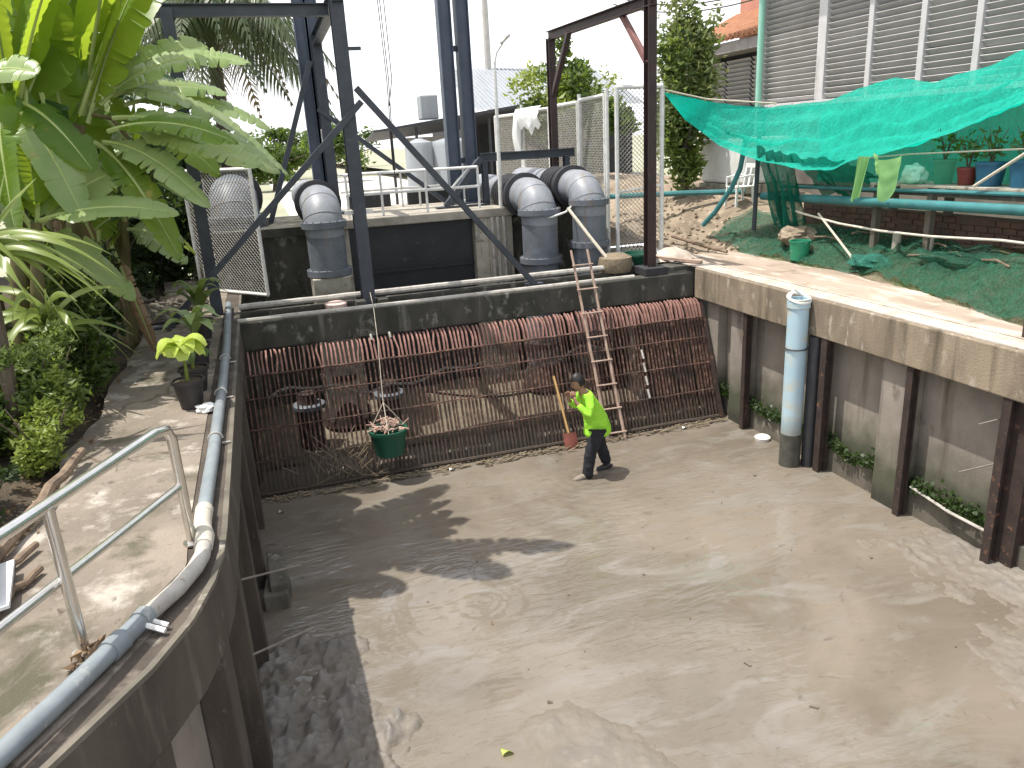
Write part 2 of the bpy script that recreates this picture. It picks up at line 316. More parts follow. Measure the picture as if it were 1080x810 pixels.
def patches(m, col, scale, lo, hi):
    nt = m.node_tree; p = nt.nodes['Principled BSDF']; src = p.inputs['Base Color'].links[0].from_socket
    f, _ = noise_fac(nt, scale, detail=7, lo=lo, hi=hi, dist=.5, world=True); nt.links.new(mix(nt, f, src, col), p.inputs['Base Color'])
patches(M['conc_walk'], (.075, .07, .042), 1.7, .54, .68); patches(M['conc_walk'], (.07, .055, .04), 9, .60, .72)
patches(M['path'], (.22, .17, .125), 2.2, .58, .72); patches(M['rust'], (.045, .03, .024), 1.6, .50, .66); patches(M['rust'], (.16, .085, .05), 4, .60, .70)
patches(M['grass'], (.20, .16, .11), 1.4, .50, .62)
zblend(M['rust'], .15, .7, (.05, .042, .032), 5, .25, .8)
zblend(M['mud'], .0, .10, (.165, .142, .112), 9, .02)
zblend(M['conc_panel'], .5, 1.15, (.05, .06, .032), 3.5, .4, .85)
zblend(M['conc_panel'], .10, .30, (.04, .038, .03), 5, .08, .9)
zblend(M['pvc_blue'], .5, .85, (.22, .21, .17), 5, .15, .8)
def streaks(m, col, scale, lo, hi):
    nt = m.node_tree; p = nt.nodes['Principled BSDF']; src = p.inputs['Base Color'].links[0].from_socket
    f, _ = noise_fac(nt, scale, (1, 1, .10), detail=5, lo=lo, hi=hi, world=True); nt.links.new(mix(nt, f, src, col), p.inputs['Base Color'])
streaks(M['pipe_grey'], (.20, .165, .13), 6, .56, .72); streaks(M['pipe_dark_shade'], (.20, .14, .10), 6, .57, .74)
streaks(M['conc_beige'], (.10, .08, .055), 4, .52, .72); streaks(M['conc_panel'], (.10, .085, .065), 3, .56, .74); streaks(M['conc_moss'], (.16, .155, .13), 5, .58, .72)
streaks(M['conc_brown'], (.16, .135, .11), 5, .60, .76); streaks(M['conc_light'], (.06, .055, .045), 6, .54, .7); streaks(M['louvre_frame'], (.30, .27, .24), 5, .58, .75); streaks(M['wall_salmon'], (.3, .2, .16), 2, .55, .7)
# ------------------------------------------------------------------ world, sun, camera
SUN = Vector((-.34, .10, 1)).normalized()
w = bpy.data.worlds.new('World'); SC.world = w; w.use_nodes = True; nt = w.node_tree
bg = nt.nodes['Background']; sky = nd(nt, 'ShaderNodeTexSky', sky_type='NISHITA'); sky.sun_disc = False
el = math.asin(SUN.z); az = math.atan2(SUN.x, SUN.y)
sky.sun_elevation = el; sky.sun_rotation = az; sky.dust_density = 4; sky.air_density = 1; sky.ozone_density = 1
tc = nd(nt, 'ShaderNodeTexCoord'); mp = nd(nt, 'ShaderNodeMapping'); mp.inputs['Scale'].default_value = (1.2, 1.2, 3)
cn = nd(nt, 'ShaderNodeTexNoise'); cn.inputs['Scale'].default_value = 1.6; cn.inputs['Detail'].default_value = 7
cr = nd(nt, 'ShaderNodeMapRange'); cr.inputs[1].default_value = .30; cr.inputs[2].default_value = .58; cr.inputs[3].default_value = .70; cr.inputs[4].default_value = 1.0
nt.links.new(tc.outputs['Generated'], mp.inputs[0]); nt.links.new(mp.outputs[0], cn.inputs['Vector']); nt.links.new(cn.outputs['Fac'], cr.inputs[0])
sx = nd(nt, 'ShaderNodeSeparateXYZ'); nt.links.new(tc.outputs['Generated'], sx.inputs[0])
er = nd(nt, 'ShaderNodeMapRange'); er.inputs[1].default_value = 0; er.inputs[2].default_value = .8; er.inputs[3].default_value = 1.0; er.inputs[4].default_value = .42
nt.links.new(sx.outputs[2], er.inputs[0]); em = nd(nt, 'ShaderNodeMath', operation='MULTIPLY'); nt.links.new(er.outputs[0], em.inputs[0]); nt.links.new(cr.outputs[0], em.inputs[1])
nt.links.new(mix(nt, em.outputs[0], sky.outputs[0], (9.2, 9.3, 9.5)), bg.inputs[0]); bg.inputs[1].default_value = .13
sl = bpy.data.lights.new('sun', 'SUN'); sl.energy = 3.9; sl.angle = R(.53); sl.color = (1, .95, .87)
so = bpy.data.objects.new('sun', sl); COL.objects.link(so); so.location = (0, 0, 40)
so.rotation_euler = SUN.to_track_quat('Z', 'Y').to_euler()
SC.view_settings.view_transform = 'Standard'; SC.view_settings.look = 'None'; SC.view_settings.gamma = 1
SC.view_settings.exposure = .64
cd = bpy.data.cameras.new('camera'); cam = bpy.data.objects.new('camera', cd); COL.objects.link(cam); SC.camera = cam
F = 811.; up = -Vector((140, 2545, F)).normalized(); X = Vector((2740, -408, F)); X = (X - up * X.dot(up)).normalized(); Y = up.cross(X)
W = Matrix((X, Y, up))                    # rows: world axes in camera (x right, y down, z forward)
rt, dn, fw = W.col[0].copy(), W.col[1].copy(), W.col[2].copy()
cam.matrix_world = Matrix.Translation((0, 0, 5)) @ Matrix((rt, -dn, -fw)).transposed().to_4x4()
cd.sensor_width = 36; cd.lens = F / 1080 * 36; cd.clip_end = 2000; cd.clip_start = .05

# ------------------------------------------------------------------ setting
def nz(x, y, s=1., o=0): return noise.noise(Vector((x * s, y * s, o)))
EDGE = [(-.52, 15.6), (-.52, 5.2), (-.53, 4.85), (-.57, 4.5), (-.67, 4.1), (-.84, 3.72), (-1.14, 3.25), (-1.7, 2.4), (-4.2, -1.4), (-6, -4.2)]
mb = MB(); mb.grid(lambda u, v: (-9 + 17.5 * u, -6 + 21.6 * v, 0), 60, 70); kind(mb.build('water', M['water']), 'structure')
def sm(v): v = max(0, min(1, v)); return v * v * (3 - 2 * v)
def bed(x, y):
    h = -.11; n1 = nz(x, y, .9, 3); n2 = nz(x, y, 3, 1); n3 = nz(x, y, 8, 2); n4 = nz(x, y, 19, 4)
    l = sm((.75 + .35 * nz(x, y, 1.3) - x) / .5) * sm((7.85 - y + .7 * nz(x, y, 1.2, 5)) / .6); h += .155 * l
    b = sm(1.25 - abs(x - 1.75 - .25 * n1 - (5.6 - y) * .35) / .65) * sm((5.95 - y + .3 * n1) / .7); h += .108 * b
    r = sm((x - 5.1 + 1.2 * n1 + max(0, y - 5.6) * -.55) / 2.4) * sm((7.4 - y) / 1.2); h += .118 * r; h += .045 * sm((6.9 - y) / 2.2) * sm((x - .3) / .5)
    q = math.exp(-((x - 6.75 + .2 * n2) ** 2 * 1.2 + (y - 6.9 + .2 * n3) ** 2 * .5) / .22); h += .085 * q
    e = sm((x - 7.0) / .6); h += .05 * e
    k = 1 + 1.3 * l - .45 * b
    return h + (.035 * n2 + .024 * n3 + .016 * n4) * k + .05 * l * max(0, n3) ** 2 * 3
mb = MB(); mb.grid(lambda u, v: (-2 + 9.8 * u, 2.5 + 7.5 * v, bed(-2 + 9.8 * u, 2.5 + 7.5 * v)), 420, 330)
kind(mb.build('mud_bed', M['mud'], smooth=True, ang=180), 'structure')

mb = MB(); mb.grid(lambda u, v: (-.6 + 7.2 * u, 12.4 + 3.2 * v, .02 + .06 * nz(u * 7, v * 3, 1.3) + .05 * v), 60, 30); kind(mb.build('sump_dark_sheet', M['silt_darkened'], smooth=True, ang=180), 'structure')  # dark silt sheet added to dim the sunlit sump floor
# left walkway: a slab that follows the wall edge, with a ragged garden side
inner = [(-.77, 17.5), (-.77, 5.2)] + [(x - .22, y - .08) for x, y in EDGE[2:]]
outer = [(-8.5, -4.2), (-3.3, .8), (-1.95, 4.2)] + [(-1.86 + .16 * nz(0, y, .9) + .05 * nz(3, y, 4), y) for y in [4.6 + .3 * i for i in range(38)]] + [(-2.1, 17.5)]
mb = MB(); mb.prism(inner + outer, 2.2, 2.55); kind(mb.build('walkway', M['conc_walk']), 'structure')
def left_h(x, y): return 2.47 + max(0, -2 - x) * .11 + .10 * nz(x, y, .8) + .05 * nz(x, y, 2.4, 3) - (0.06 if x > -2.1 else 0)
def lg(u, v):
    x = -1.7 - 90 * u ** 2.6; y = -20 + 38.5 * v; return (x, y, min(left_h(x, y), 4.0))
mb = MB(); mb.grid(lg, 60, 130); kind(mb.build('garden_ground', M['soil'], smooth=True, ang=180), 'structure')
mb = MB(); mb.grid(lambda u, v: (-400 + 800 * u, 18.45 + 700 * v ** 2, 2.2), 12, 30); kind(mb.build('ground', M['far_ground']), 'structure')
mb = MB(); mb.grid(lambda u, v: (1.3 + 24 * u, 18.6 + 60 * v, 2.21), 8, 8); kind(mb.build('yard', M['yard']), 'structure')
# right side: path sheet and rising slope
mb = MB(); mb.grid(lambda u, v: (7.62 + 1.75 * u, -8 + 22.2 * v, 2.60 + .012 * nz(7 + 2 * u, 22 * v, 2) + .015 * u), 10, 90)
kind(mb.build('path', M['path'], smooth=True, ang=180), 'structure')
def right_h(x, y):
    e = 8.95 - max(0, 9.3 - y) * .26 + .15 * nz(0, y, 1.1, 2)
    h = 2.59 + max(0, min(1.15, x - e)) * .46
    k = max(0, min(1, (y - 13.3) / 3.2)); m = max(0, min(1, (x - 7.3) / .8))
    h += .55 * k * m
    return h + .06 * nz(x, y, 1.6, 7) + .03 * nz(x, y, 4, 8) - (.05 if x < e else 0)
def rg(u, v):
    x = 7.83 + 4.2 * u; y = -8 + 34 * v; return (x, y, right_h(x, y))
mb = MB(); mb.grid(rg, 70, 300); kind(mb.build('dirt_slope', [M['dirt'], M['grass']], smooth=True, ang=180), 'structure')
o = bpy.data.objects['dirt_slope']
for p in o.data.polygons:
    c = p.center
    if c.y < 13.0 + .8 * nz(c.x, c.y, 1.2) and c.x > 8: p.material_index = 1
mb = MB(); mb.grid(lambda u, v: (11.9 + 300 * u, -60 + 330 * v, 2.9), 4, 4); kind(mb.build('ground_beyond', M['far_ground']), 'structure')

# ------------------------------------------------------------------ left retaining wall
t = thing('retaining_wall', 'dark stained concrete retaining wall curving along the left walkway', 'wall', (-.6, 8, 0))
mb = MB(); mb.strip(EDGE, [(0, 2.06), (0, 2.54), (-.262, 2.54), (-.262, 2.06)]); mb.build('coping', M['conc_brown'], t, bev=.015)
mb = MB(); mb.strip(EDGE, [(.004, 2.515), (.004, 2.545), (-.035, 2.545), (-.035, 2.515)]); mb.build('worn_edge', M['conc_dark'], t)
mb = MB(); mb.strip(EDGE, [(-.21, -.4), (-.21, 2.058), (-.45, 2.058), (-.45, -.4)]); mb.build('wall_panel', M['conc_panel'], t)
def along(d):
    for a, b in zip(EDGE, EDGE[1:]):
        a, b = Vector(a), Vector(b); l = (b - a).length
        if d <= l: return a + (b - a) * (d / l), (b - a).normalized()
        d -= l
for d in (3.6, 5.2, 6.8, 8.4, 9.9, 11.05, 12.0, 13.3, 14.6):
    p, dr = along(d); n = Vector((-dr.y, dr.x)); c = p + n * -.12
    mb = MB(); mb.box((c.x, c.y, .83), (.22, .19, 2.44), math.atan2(dr.y, dr.x)); mb.build('pile', M['conc_brown'], t, bev=.01)

# ------------------------------------------------------------------ right retaining wall
t = thing('retaining_wall', 'sunlit beige concrete wall with thick overhanging coping along the right of the basin', 'wall', (7.6, 8, 0))
mb = MB()
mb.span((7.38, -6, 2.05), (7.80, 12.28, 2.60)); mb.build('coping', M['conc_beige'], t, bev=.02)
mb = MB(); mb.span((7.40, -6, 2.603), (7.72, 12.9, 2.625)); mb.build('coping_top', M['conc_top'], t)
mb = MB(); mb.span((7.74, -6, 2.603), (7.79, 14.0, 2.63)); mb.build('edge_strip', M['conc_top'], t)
mb = MB(); mb.span((7.70, -6, -.4), (7.95, 12.28, 2.048)); mb.build('wall_panel', M['conc_panel'], t)
mb = MB(); mb.span((7.60, -6, -.3), (7.698, 12.2, .34)); mb.build('footing', M['conc_dark'], t)
for y in (11.65, 10.75, 7.25, 3.6):
    mb = MB(); mb.span((7.50, y, -.3), (7.697, y + (.5 if y < 11 else .35), 2.047)); mb.build('pilaster', M['conc_panel'], t, bev=.01)
    if y < 11:
        mb = MB(); mb.ibeam((7.47, y - .03, -.3), (7.47, y - .03, 2.046), .10, .10, .016, (1, 0, 0)); mb.build('steel_pile', M['rust_dark'], t)
mb = MB(); mb.span((7.52, 5.62, -.3), (7.697, 5.90, 2.047)); mb.ibeam((7.46, 5.86, -.3), (7.46, 5.86, 2.046), .11, .11, .016, (1, 0, 0)); mb.build('steel_pile', M['rust_dark'], t)
# moss strip at the waterline
mb = MB()
for i in range(2600):
    y = random.uniform(5.9, 12.1); c = Vector((random.uniform(7.53, 7.66), y, .36 + abs(random.gauss(0, .09)) + .1 * nz(0, y, 2)))
    a = Vector((random.gauss(0, 1), random.gauss(0, 1), random.gauss(0, 1))).normalized() * .035; b = Vector((random.gauss(0, 1), random.gauss(0, 1), random.gauss(0, 1))).normalized() * .03
    mb.add([c - a, c + b, c + a, c - b], [(0, 1, 2, 3)])
o = mb.build('moss', M['leaf_dark'], loc=(7.6, 8, .4)); kind(o, 'stuff')

# blue pvc pipe standing against the right wall, dark pile behind
t = thing('drain_pipe', 'thick pale blue upright pipe standing against the right wall', 'pipe', (7.28, 9.15, 0))
mb = MB(); prof = [(.155, -.3), (.155, .52)]; mb.lathe(prof, (7.22, 9.15, 0), 24); mb.build('muddy_base', M['pvc_muddy'], t, smooth=True)
mb = MB(); mb.lathe([(.15, .52), (.15, 2.46), (.165, 2.47), (.165, 2.60), (.12, 2.60), (.12, 2.3)], (7.22, 9.15, 0), 24); mb.build('pipe_shaft', M['pvc_blue'], t, smooth=True)
mb = MB(); mb.tube([(7.22 + .162 * math.cos(a / 12 * 6.283), 9.15 + .162 * math.sin(a / 12 * 6.283), 1.86) for a in range(13)], .012, 5); mb.build('strap', M['cable'], t, smooth=True)
mb = MB(); mb.tube([(7.22 + .155 * math.cos(a), 9.15 + .155 * math.sin(a), 2.60 + .05 * math.sin(a * 1.0)) for a in [i * .4 for i in range(17)]], .022, 6); mb.tube([(7.1, 9.2, 2.62), (7.2, 9.25, 2.72), (7.3, 9.22, 2.64)], .018, 6); mb.build('rim_rope', M['foam'], t, smooth=True)
t = thing('steel_pile', 'dark rusty pair of upright pipes standing just right of the blue pipe', 'pile', (7.5, 8.95, 0))
mb = MB(); mb.tube([(7.44, 9.0, -.3), (7.44, 9.0, 2.04)], .10, 14); mb.build('black_pipe', M['rubber'], t, smooth=True)
mb = MB(); mb.ibeam((7.46, 8.77, -.3), (7.46, 8.77, 2.04), .12, .12, .016, (1, 0, 0)); mb.build('rusty_beam', M['rust_dark'], t)

# ------------------------------------------------------------------ head beam over the rack
t = thing('head_beam', 'mossy dark concrete beam with two pale rails crossing above the rusty rack', 'beam', (3.4, 12.6, 2.05))
mb = MB(); mb.span((-.60, 12.30, 2.07), (7.377, 12.58, 2.52)); mb.build('front_wall', M['conc_moss'], t, bev=.02)
mb = MB(); mb.span((-.60, 12.86, 2.07), (6.62, 13.06, 2.56)); mb.build('rear_wall', M['conc_moss'], t, bev=.02)
mb = MB(); mb.span((-.60, 12.582, 2.07), (6.62, 12.858, 2.40)); mb.build('slot_plank', M['rust_dark'], t)
for x0, x1, y, z, r in ((-.55, 6.2, 12.36, 2.545, .038), (-.52, 1.42, 12.92, 2.66, .05), (1.56, 6.45, 12.92, 2.66, .05)):
    mb = MB(); mb.tube([(x0 + (x1 - x0) * i / 8, y, z + .006 * nz(x0 + i, y, 1)) for i in range(9)], r, 8); mb.build('rail', M['galv_dim'], t, smooth=True)
mb = MB(); mb.span((6.42, 12.33, 2.522), (6.86, 12.82, 2.66)); mb.build('post_base', M['rubber'], t, bev=.01)
for x in (1.36, 1.72):
    mb = MB(); mb.box((x, 12.5, 2.58), (.16, .25, .12)); mb.build('base_block', M['conc_moss'], t, bev=.01)

# ------------------------------------------------------------------ trash rack
t = thing('trash_rack', 'wide rusty bar screen leaning back with rounded top across the basin', 'bar screen', (3.4, 11.4, 0))
RP = [(11.30, -.15), (11.62, .75), (11.98, 1.76), (12.03, 1.88), (12.09, 1.98), (12.17, 2.045), (12.26, 2.065)]
NB, X0, X1 = 116, -.62, 7.36
def ry(z):                                       # y of the rack plane at height z
    for (a, b), (c, d) in zip(RP, RP[1:]):
        if z <= d: return a + (c - a) * (z - b) / (d - b)
    return RP[-1][0]
k = 0
for pnl in range(4):
    mb = MB()
    for i in range(29):
        x = X0 + (X1 - X0) * k / (NB - 1); k += 1
        x += random.uniform(-.010, .010); wv = .013 if random.random() > .08 else .009
        dz = random.uniform(-.012, .012); n = len(RP); vs = []
        for j, (y, z) in enumerate(RP):
            a = RP[max(j - 1, 0)]; b = RP[min(j + 1, n - 1)]; d = Vector((b[0] - a[0], b[1] - a[1])).normalized(); nn = Vector((-d.y, d.x)); bow = (.004 if k % 9 else .02) * math.sin(j * 1.3 + k)
            for sx, sn in ((-1, 0), (1, 0), (1, 1), (-1, 1)):
                vs.append((x + bow + sx * wv, y - nn.x * sn * .05 + .05 * 0, z + dz - nn.y * sn * .05))
        fs = [(j * 4 + q, j * 4 + (q + 1) % 4, j * 4 + 4 + (q + 1) % 4, j * 4 + 4 + q) for j in range(n - 1) for q in range(4)] + [(0, 3, 2, 1), ((n - 1) * 4, (n - 1) * 4 + 1, (n - 1) * 4 + 2, (n - 1) * 4 + 3)]
        mb.add(vs, fs)
        for fi in range(len(fs)):
            if fi // 4 >= 2 and fi < 24: mb.m[len(mb.m) - len(fs) + fi] = 1  # rounded tops take a lighter rust, sunlight put into the colour
    mb.build('bar_panel', [M['rust'], M['rust_lit']], t)
for z, r in ((.06, .03), (.52, .011), (.98, .011), (1.42, .011), (1.76, .016)):
    mb = MB(); y = ry(z) - .012 - r; mb.tube([(X0 + (X1 - X0) * i / 20, y + random.uniform(-.004, .004), z + random.uniform(-.008, .008)) for i in range(21)], r, 6); mb.build('cross_bar', M['rust'], t, smooth=True)
mb = MB(); mb.bar((7.42, 11.28, -.1), (7.40, 12.1, 2.0), .05, .1); mb.build('end_plate', M['rust_dark'], t)
for x in (1.42, 1.72):
    mb = MB(); mb.tube([(x, 12.17, 2.07), (x, 12.14, 2.13), (x, 12.08, 2.13), (x, 12.05, 2.07)], .02, 6); mb.build('lifting_eye', M['galv_dim'], t, smooth=True)
mb = MB()
for j in range(4): mb.tube([(6.05 + .0 * j, ry(1.35 - j * .22) - .05, 1.35 - j * .22), (6.06, ry(1.2 - j * .22) - .06, 1.2 - j * .22)], .022, 5)
mb.build('drip_stain', M['galv_dim'], t, smooth=True)

# ------------------------------------------------------------------ pump station behind the rack
t = thing('pump_station', 'dark concrete pump sump with a black gate plate under a pale deck edge', 'building', (3.2, 15.5, 0))
for a, b in ((-.9, 1.30), (4.95, 7.2)): mb = MB(); mb.span((a, 15.6, -.4), (b, 16.0, 3.45)); mb.build('rear_wall', M['conc_moss'], t)
mb = MB(); mb.span((1.92, 15.62, -.4), (4.13, 15.8, 3.50)); mb.build('gate_plate', M['black_gate'], t)
mb = MB(); mb.span((1.92, 15.56, 2.56), (4.13, 15.617, 2.62)); mb.build('gate_rib', M['black_gate'], t)
for a, b, mt in ((1.305, 1.60, 'conc_light'), (1.604, 1.90, 'black_gate'), (4.14, 4.42, 'conc_light'), (4.425, 4.945, 'conc_light')):
    mb = MB(); mb.span((a, 15.40 if mt == 'conc_light' else 15.48, -.4), (b, 16.0, 3.498)); mb.build('gate_pier', M[mt], t, bev=.01)
for x in (4.50, 4.62, 4.75):
    mb = MB(); mb.tube([(x, 15.36, 1.5), (x, 15.36, 3.5)], .035, 6); mb.build('conduit', M['galv_dim'], t, smooth=True)
mb = MB(); mb.span((1.30, 15.36, 3.503), (5.15, 18.4, 3.68)); mb.build('deck', M['conc_deck'], t, bev=.02)
for a, b in ((-.9, 1.297), (5.153, 7.2)): mb = MB(); mb.span((a, 15.5, 3.455), (b, 18.4, 3.61)); mb.build('side_deck', M['conc_moss'], t)
mb = MB(); mb.span((-.95, 12.0, -.4), (-.605, 15.598, 2.5)); mb.build('side_wall', M['conc_moss'], t)
mb = MB(); mb.span((6.63, 12.585, -.4), (7.96, 15.598, 2.595)); mb.build('side_wall', M['conc_moss'], t)
mb = MB(); mb.span((1.95, 18.0, 3.682), (2.9, 18.15, 3.95)); mb.span((3.3, 18.0, 3.682), (4.6, 18.15, 3.95)); mb.build('parapet', M['black_gate'], t)
mb = MB(); mb.span((4.86, 14.35, 1.55), (4.885, 14.5, 3.1)); 
mb.build('gauge_board', M['white_plastic'], t)
mb = MB()
for i in range(9): mb.span((4.859 - .003, 14.347, 1.7 + i * .15), (4.8865, 14.347 + (.06 if i % 2 else .1), 1.74 + i * .15))
mb.build('gauge_mark', M['rubber'], t)

# discharge pipes
def pump_pipe(x, y, r, ztop, zf, zl, label, base=False):
    t = thing('pump_pipe', label, 'pipe', (x, y, 0), 'pump discharge pipes')
    e = .48; za = ztop - r
    arc = [(x, y, zf)] + [(x, y + e - e * math.cos(a), za - e + e * math.sin(a)) for a in [R(i * 11.25) for i in range(9)]] + [(x, y + .75, za)]
    mb = MB(); mb.tube(arc, r, 28); mb.build('elbow', M['pipe_dark_shade'] if r > .4 else M['pipe_grey'], t, smooth=True)  # widest elbow, behind the mesh, gets the grey with shade painted in
    for a, rr in ((R(30), 1.006), (R(60), 1.006)):
        p = Vector((x, y + e - e * math.cos(a), za - e + e * math.sin(a))); ax = Vector((0, math.sin(a), math.cos(a)))
        mb = MB(); mb.lathe([(r * 1.0, -.012), (r * 1.015, -.008), (r * 1.015, .008), (r, .012)], p, 28, ax); mb.build('weld_seam', M['pipe_grey'], t, smooth=True)
    mb = MB(); mb.lathe([(r * .98, .2), (r * .98, zf)], (x, y, 0), 28); mb.build('riser', M['pipe_dark_shade'], t, smooth=True)
    for z in (zf, zl):
        mb = MB(); mb.lathe([(r * 1.0, -.06), (r * 1.17, -.055), (r * 1.17, -.004), (r * 1.17, .004), (r * 1.17, .05), (r, .055)], (x, y, z), 28)
        for k in range(16):
            a = (k + .5) / 16 * 6.283; mb.tube([(x + r * 1.09 * math.cos(a), y + r * 1.09 * math.sin(a), z - .072), (x + r * 1.09 * math.cos(a), y + r * 1.09 * math.sin(a), z + .07)], .013, 6)
        mb.build('flange', M['pipe_dark_shade'], t, smooth=True)
    mb = MB(); mb.lathe([(r, 0), (r * 1.25, .02), (r * 1.25, .14), (r, .16)], (x, y + .75, za), 28, (0, 1, 0)); mb.build('joint_ring', M['rubber'], t, smooth=True)
    mb = MB(); pr = []
    for i in range(13): pr += [(r * (1.14 if i % 2 else 1.0), .16 + i * .075), (r * (1.14 if i % 2 else 1.0), .16 + i * .075 + .05)]
    mb.lathe(pr, (x, y + .75, za), 28, (0, 1, 0)); mb.build('bellows', M['rubber'] if not base else M['pipe_dark_shade'], t, smooth=True)
    mb = MB(); mb.tube([(x, y + 1.85, za), (x, y + 3.9, za)], r * .98, 24); mb.build('pipe_run', M['pipe_grey'], t, smooth=True)
    mb = MB(); mb.lathe([(r * 1.35, .1), (r * 1.25, .35), (r * .98, .6)], (x, y, 0), 28); mb.build('bell_mouth', M['rust_dark'], t, smooth=True)
    mb = MB(); mb.lathe([(r * 1.2, .98), (r * 1.2, 1.08)], (x, y, 0), 28); mb.build('lower_flange', M['rust_dark'], t, smooth=True)
    return t
t1 = pump_pipe(1.05, 14.0, .335, 4.40, 3.76, 2.93, 'pale grey elbow pipe left of the black gate, beside the tall braced post', True)
mb = MB(); mb.span((.72, 13.66, .2), (1.40, 14.34, 2.86)); mb.build('pedestal', M['conc_light'], t1, bev=.02)
pump_pipe(-.45, 16.4, .46, 4.62, 3.80, 3.66, 'grey elbow pipe standing behind the leaning wire mesh panel')
pump_pipe(5.15, 14.3, .355, 4.26, 3.64, 2.72, 'grey elbow pipe between the black gate and the rightmost pipe')
pump_pipe(6.07, 14.0, .335, 4.36, 3.78, 2.98, 'rightmost grey elbow pipe, close to the brown post')
# dark pump motors seen through the rack
for x, y, lab in ((.35, 13.2, 'dark rusty submerged pump behind the left of the rack'), (1.75, 13.2, 'dark round submerged pump behind the hanging green basket')):
    t = thing('submerged_pump', lab, 'pump', (x, y, 0))
    mb = MB(); mb.lathe([(.22, -.2), (.22, .75), (.16, .85), (.16, 1.0)], (x, y, 0), 20); mb.build('motor_body', M['rust_dark'], t, smooth=True)
    mb = MB(); mb.lathe([(.26, .72), (.28, .74), (.28, .80), (.24, .82)], (x, y, 0), 20); mb.build('ring', M['pipe_dark_shade'], t, smooth=True)
mb = MB(); mb.tube([(-.3 + 7.5 * i / 40, 12.75 + .1 * math.sin(i * .7), 1.12 + .12 * math.sin(i * .45) + .05 * math.sin(i * 1.3)) for i in range(41)], .022, 6)
tag(mb.build('cable', M['wire'], loc=(3, 12.75, 1.1), smooth=True), 'pale sagging hose strung behind the rack bars', 'hose')
mb = MB(); mb.tube([(2.3 + 2.6 * i / 20, 12.45, .95 - .3 * math.sin(i / 20 * 2.6)) for i in range(21)], .02, 6)
tag(mb.build('cable', M['cable'], loc=(3.4, 12.45, .8), smooth=True), 'black sagging cable looping low behind the rack', 'cable')

# ------------------------------------------------------------------ gantry frames
ta = thing('steel_gantry', 'dark blue grey braced steel frame rising from the left of the beam', 'steel frame', (1.5, 12.6, 2.52))
def mem(tt, name, p, q, w_, h_, m_, upv=(0, 1, 0), ib=True):
    mb = MB()
    if ib: mb.ibeam(p, q, w_, h_, .016, upv)
    else: mb.bar(p, q, w_, h_, upv)
    return mb.build(name, m_, tt)
sb, sbr = M['steel_blue'], M['steel_brown']
mem(ta, 'post', (1.52, 12.70, 2.53), (1.52, 12.70, 7.25), .20, .20, sb)
mem(ta, 'post', (1.55, 16.9, 3.69), (1.55, 16.9, 7.15), .20, .20, sb)
mem(ta, 'post', (-.86, 13.1, 2.5), (-.86, 13.1, 7.05), .17, .17, sb)
mem(ta, 'top_beam', (1.53, 12.5, 7.16), (1.55, 17.2, 7.06), .16, .20, sb, (0, 0, 1))
mem(ta, 'cross_beam', (-1.2, 13.1, 7.02), (1.44, 13.1, 7.02), .14, .16, sb, (0, 0, 1))
mem(ta, 'brace', (1.72, 12.55, 5.66), (-1.62, 12.46, 2.50), .09, .09, sb, (0, 1, 0), False)
mem(ta, 'brace', (1.66, 12.55, 5.86), (4.42, 12.60, 2.54), .09, .09, sb, (0, 1, 0), False)
mem(ta, 'brace', (1.42, 16.8, 5.78), (3.95, 16.8, 3.74), .09, .09, sb, (0, 1, 0), False)
mem(ta, 'brace', (1.38, 16.78, 6.67), (.20, 16.78, 3.62), .10, .10, sb, (0, 1, 0), False)
mb = MB(); mb.box((1.52, 12.70, 4.02), (.45, .05, .06)); mb.build('clamp_rod', M['galv'], ta)
mb = MB(); mb.box((1.71, 12.66, 6.42), (.20, .05, .05)); mb.build('bracket', sb, ta)
mb = MB(); mb.box((4.40, 12.62, 2.55), (.30, .16, .06)); mb.build('brace_foot', sb, ta)
mb = MB(); mb.box((-1.62, 12.46, 2.56), (.34, .2, .05)); mb.build('brace_foot', sb, ta)
tb = thing('steel_gantry', 'dark brown portal frame with short knee braces on the right end of the beam', 'steel frame', (6.64, 12.6, 2.66))
mem(tb, 'post', (6.64, 12.6, 2.663), (6.64, 12.6, 7.15), .16, .16, sbr)
mem(tb, 'post', (6.35, 16.5, 3.63), (6.35, 16.5, 6.98), .15, .15, sbr)
mem(tb, 'top_beam', (6.64, 12.45, 7.06), (6.35, 16.6, 7.03), .14, .16, sbr, (0, 0, 1))
mem(tb, 'knee_brace', (6.62, 13.6, 6.98), (6.64, 12.68, 6.1), .09, .09, M['steel_red'], (1, 0, 0), False)
mem(tb, 'knee_brace', (6.40, 15.6, 6.97), (6.35, 16.42, 5.85), .10, .10, sbr, (1, 0, 0), False)
# hoist columns on the deck
for x, lab in ((1.42, 'thick slate blue double column behind the left braced frame'), (4.42, 'tall slate blue double column rising above the right end of the gate')):
    t = thing('hoist_column', lab, 'column', (x, 17.1, 3.68), 'hoist columns')
    d = .10 if x < 2 else .19
    for sx in (-1, 1):
        mb = MB(); mb.ibeam((x + sx * d, 17.15, 3.69), (x + sx * d, 17.15, 9.6), .26 if x > 2 else .2, .26, .016, (1, 0, 0)); mb.build('channel', M['steel_tower'], t)
    mb = MB()
    for z in (4.6, 6.9, 8.8): mb.box((x, 17.30, z), (.4, .02, .12))
    mb.build('tie_plate', M['steel_tower'], t)
    mb = MB(); mb.box((x, 17.15, 3.70), (.7, .5, .03)); mb.build('base_plate', M['steel_tower'], t)
    if x < 2:
        mb = MB(); mb.box((x + .12, 16.98, 5.2), (.2, .1, .38)); mb.build('switch_box', M['galv'], t, bev=.01)
t = thing('pipe_support', 'dark steel support frame with sloping struts over the right hand pipes', 'steel frame', (4.8, 16.3, 3.68))
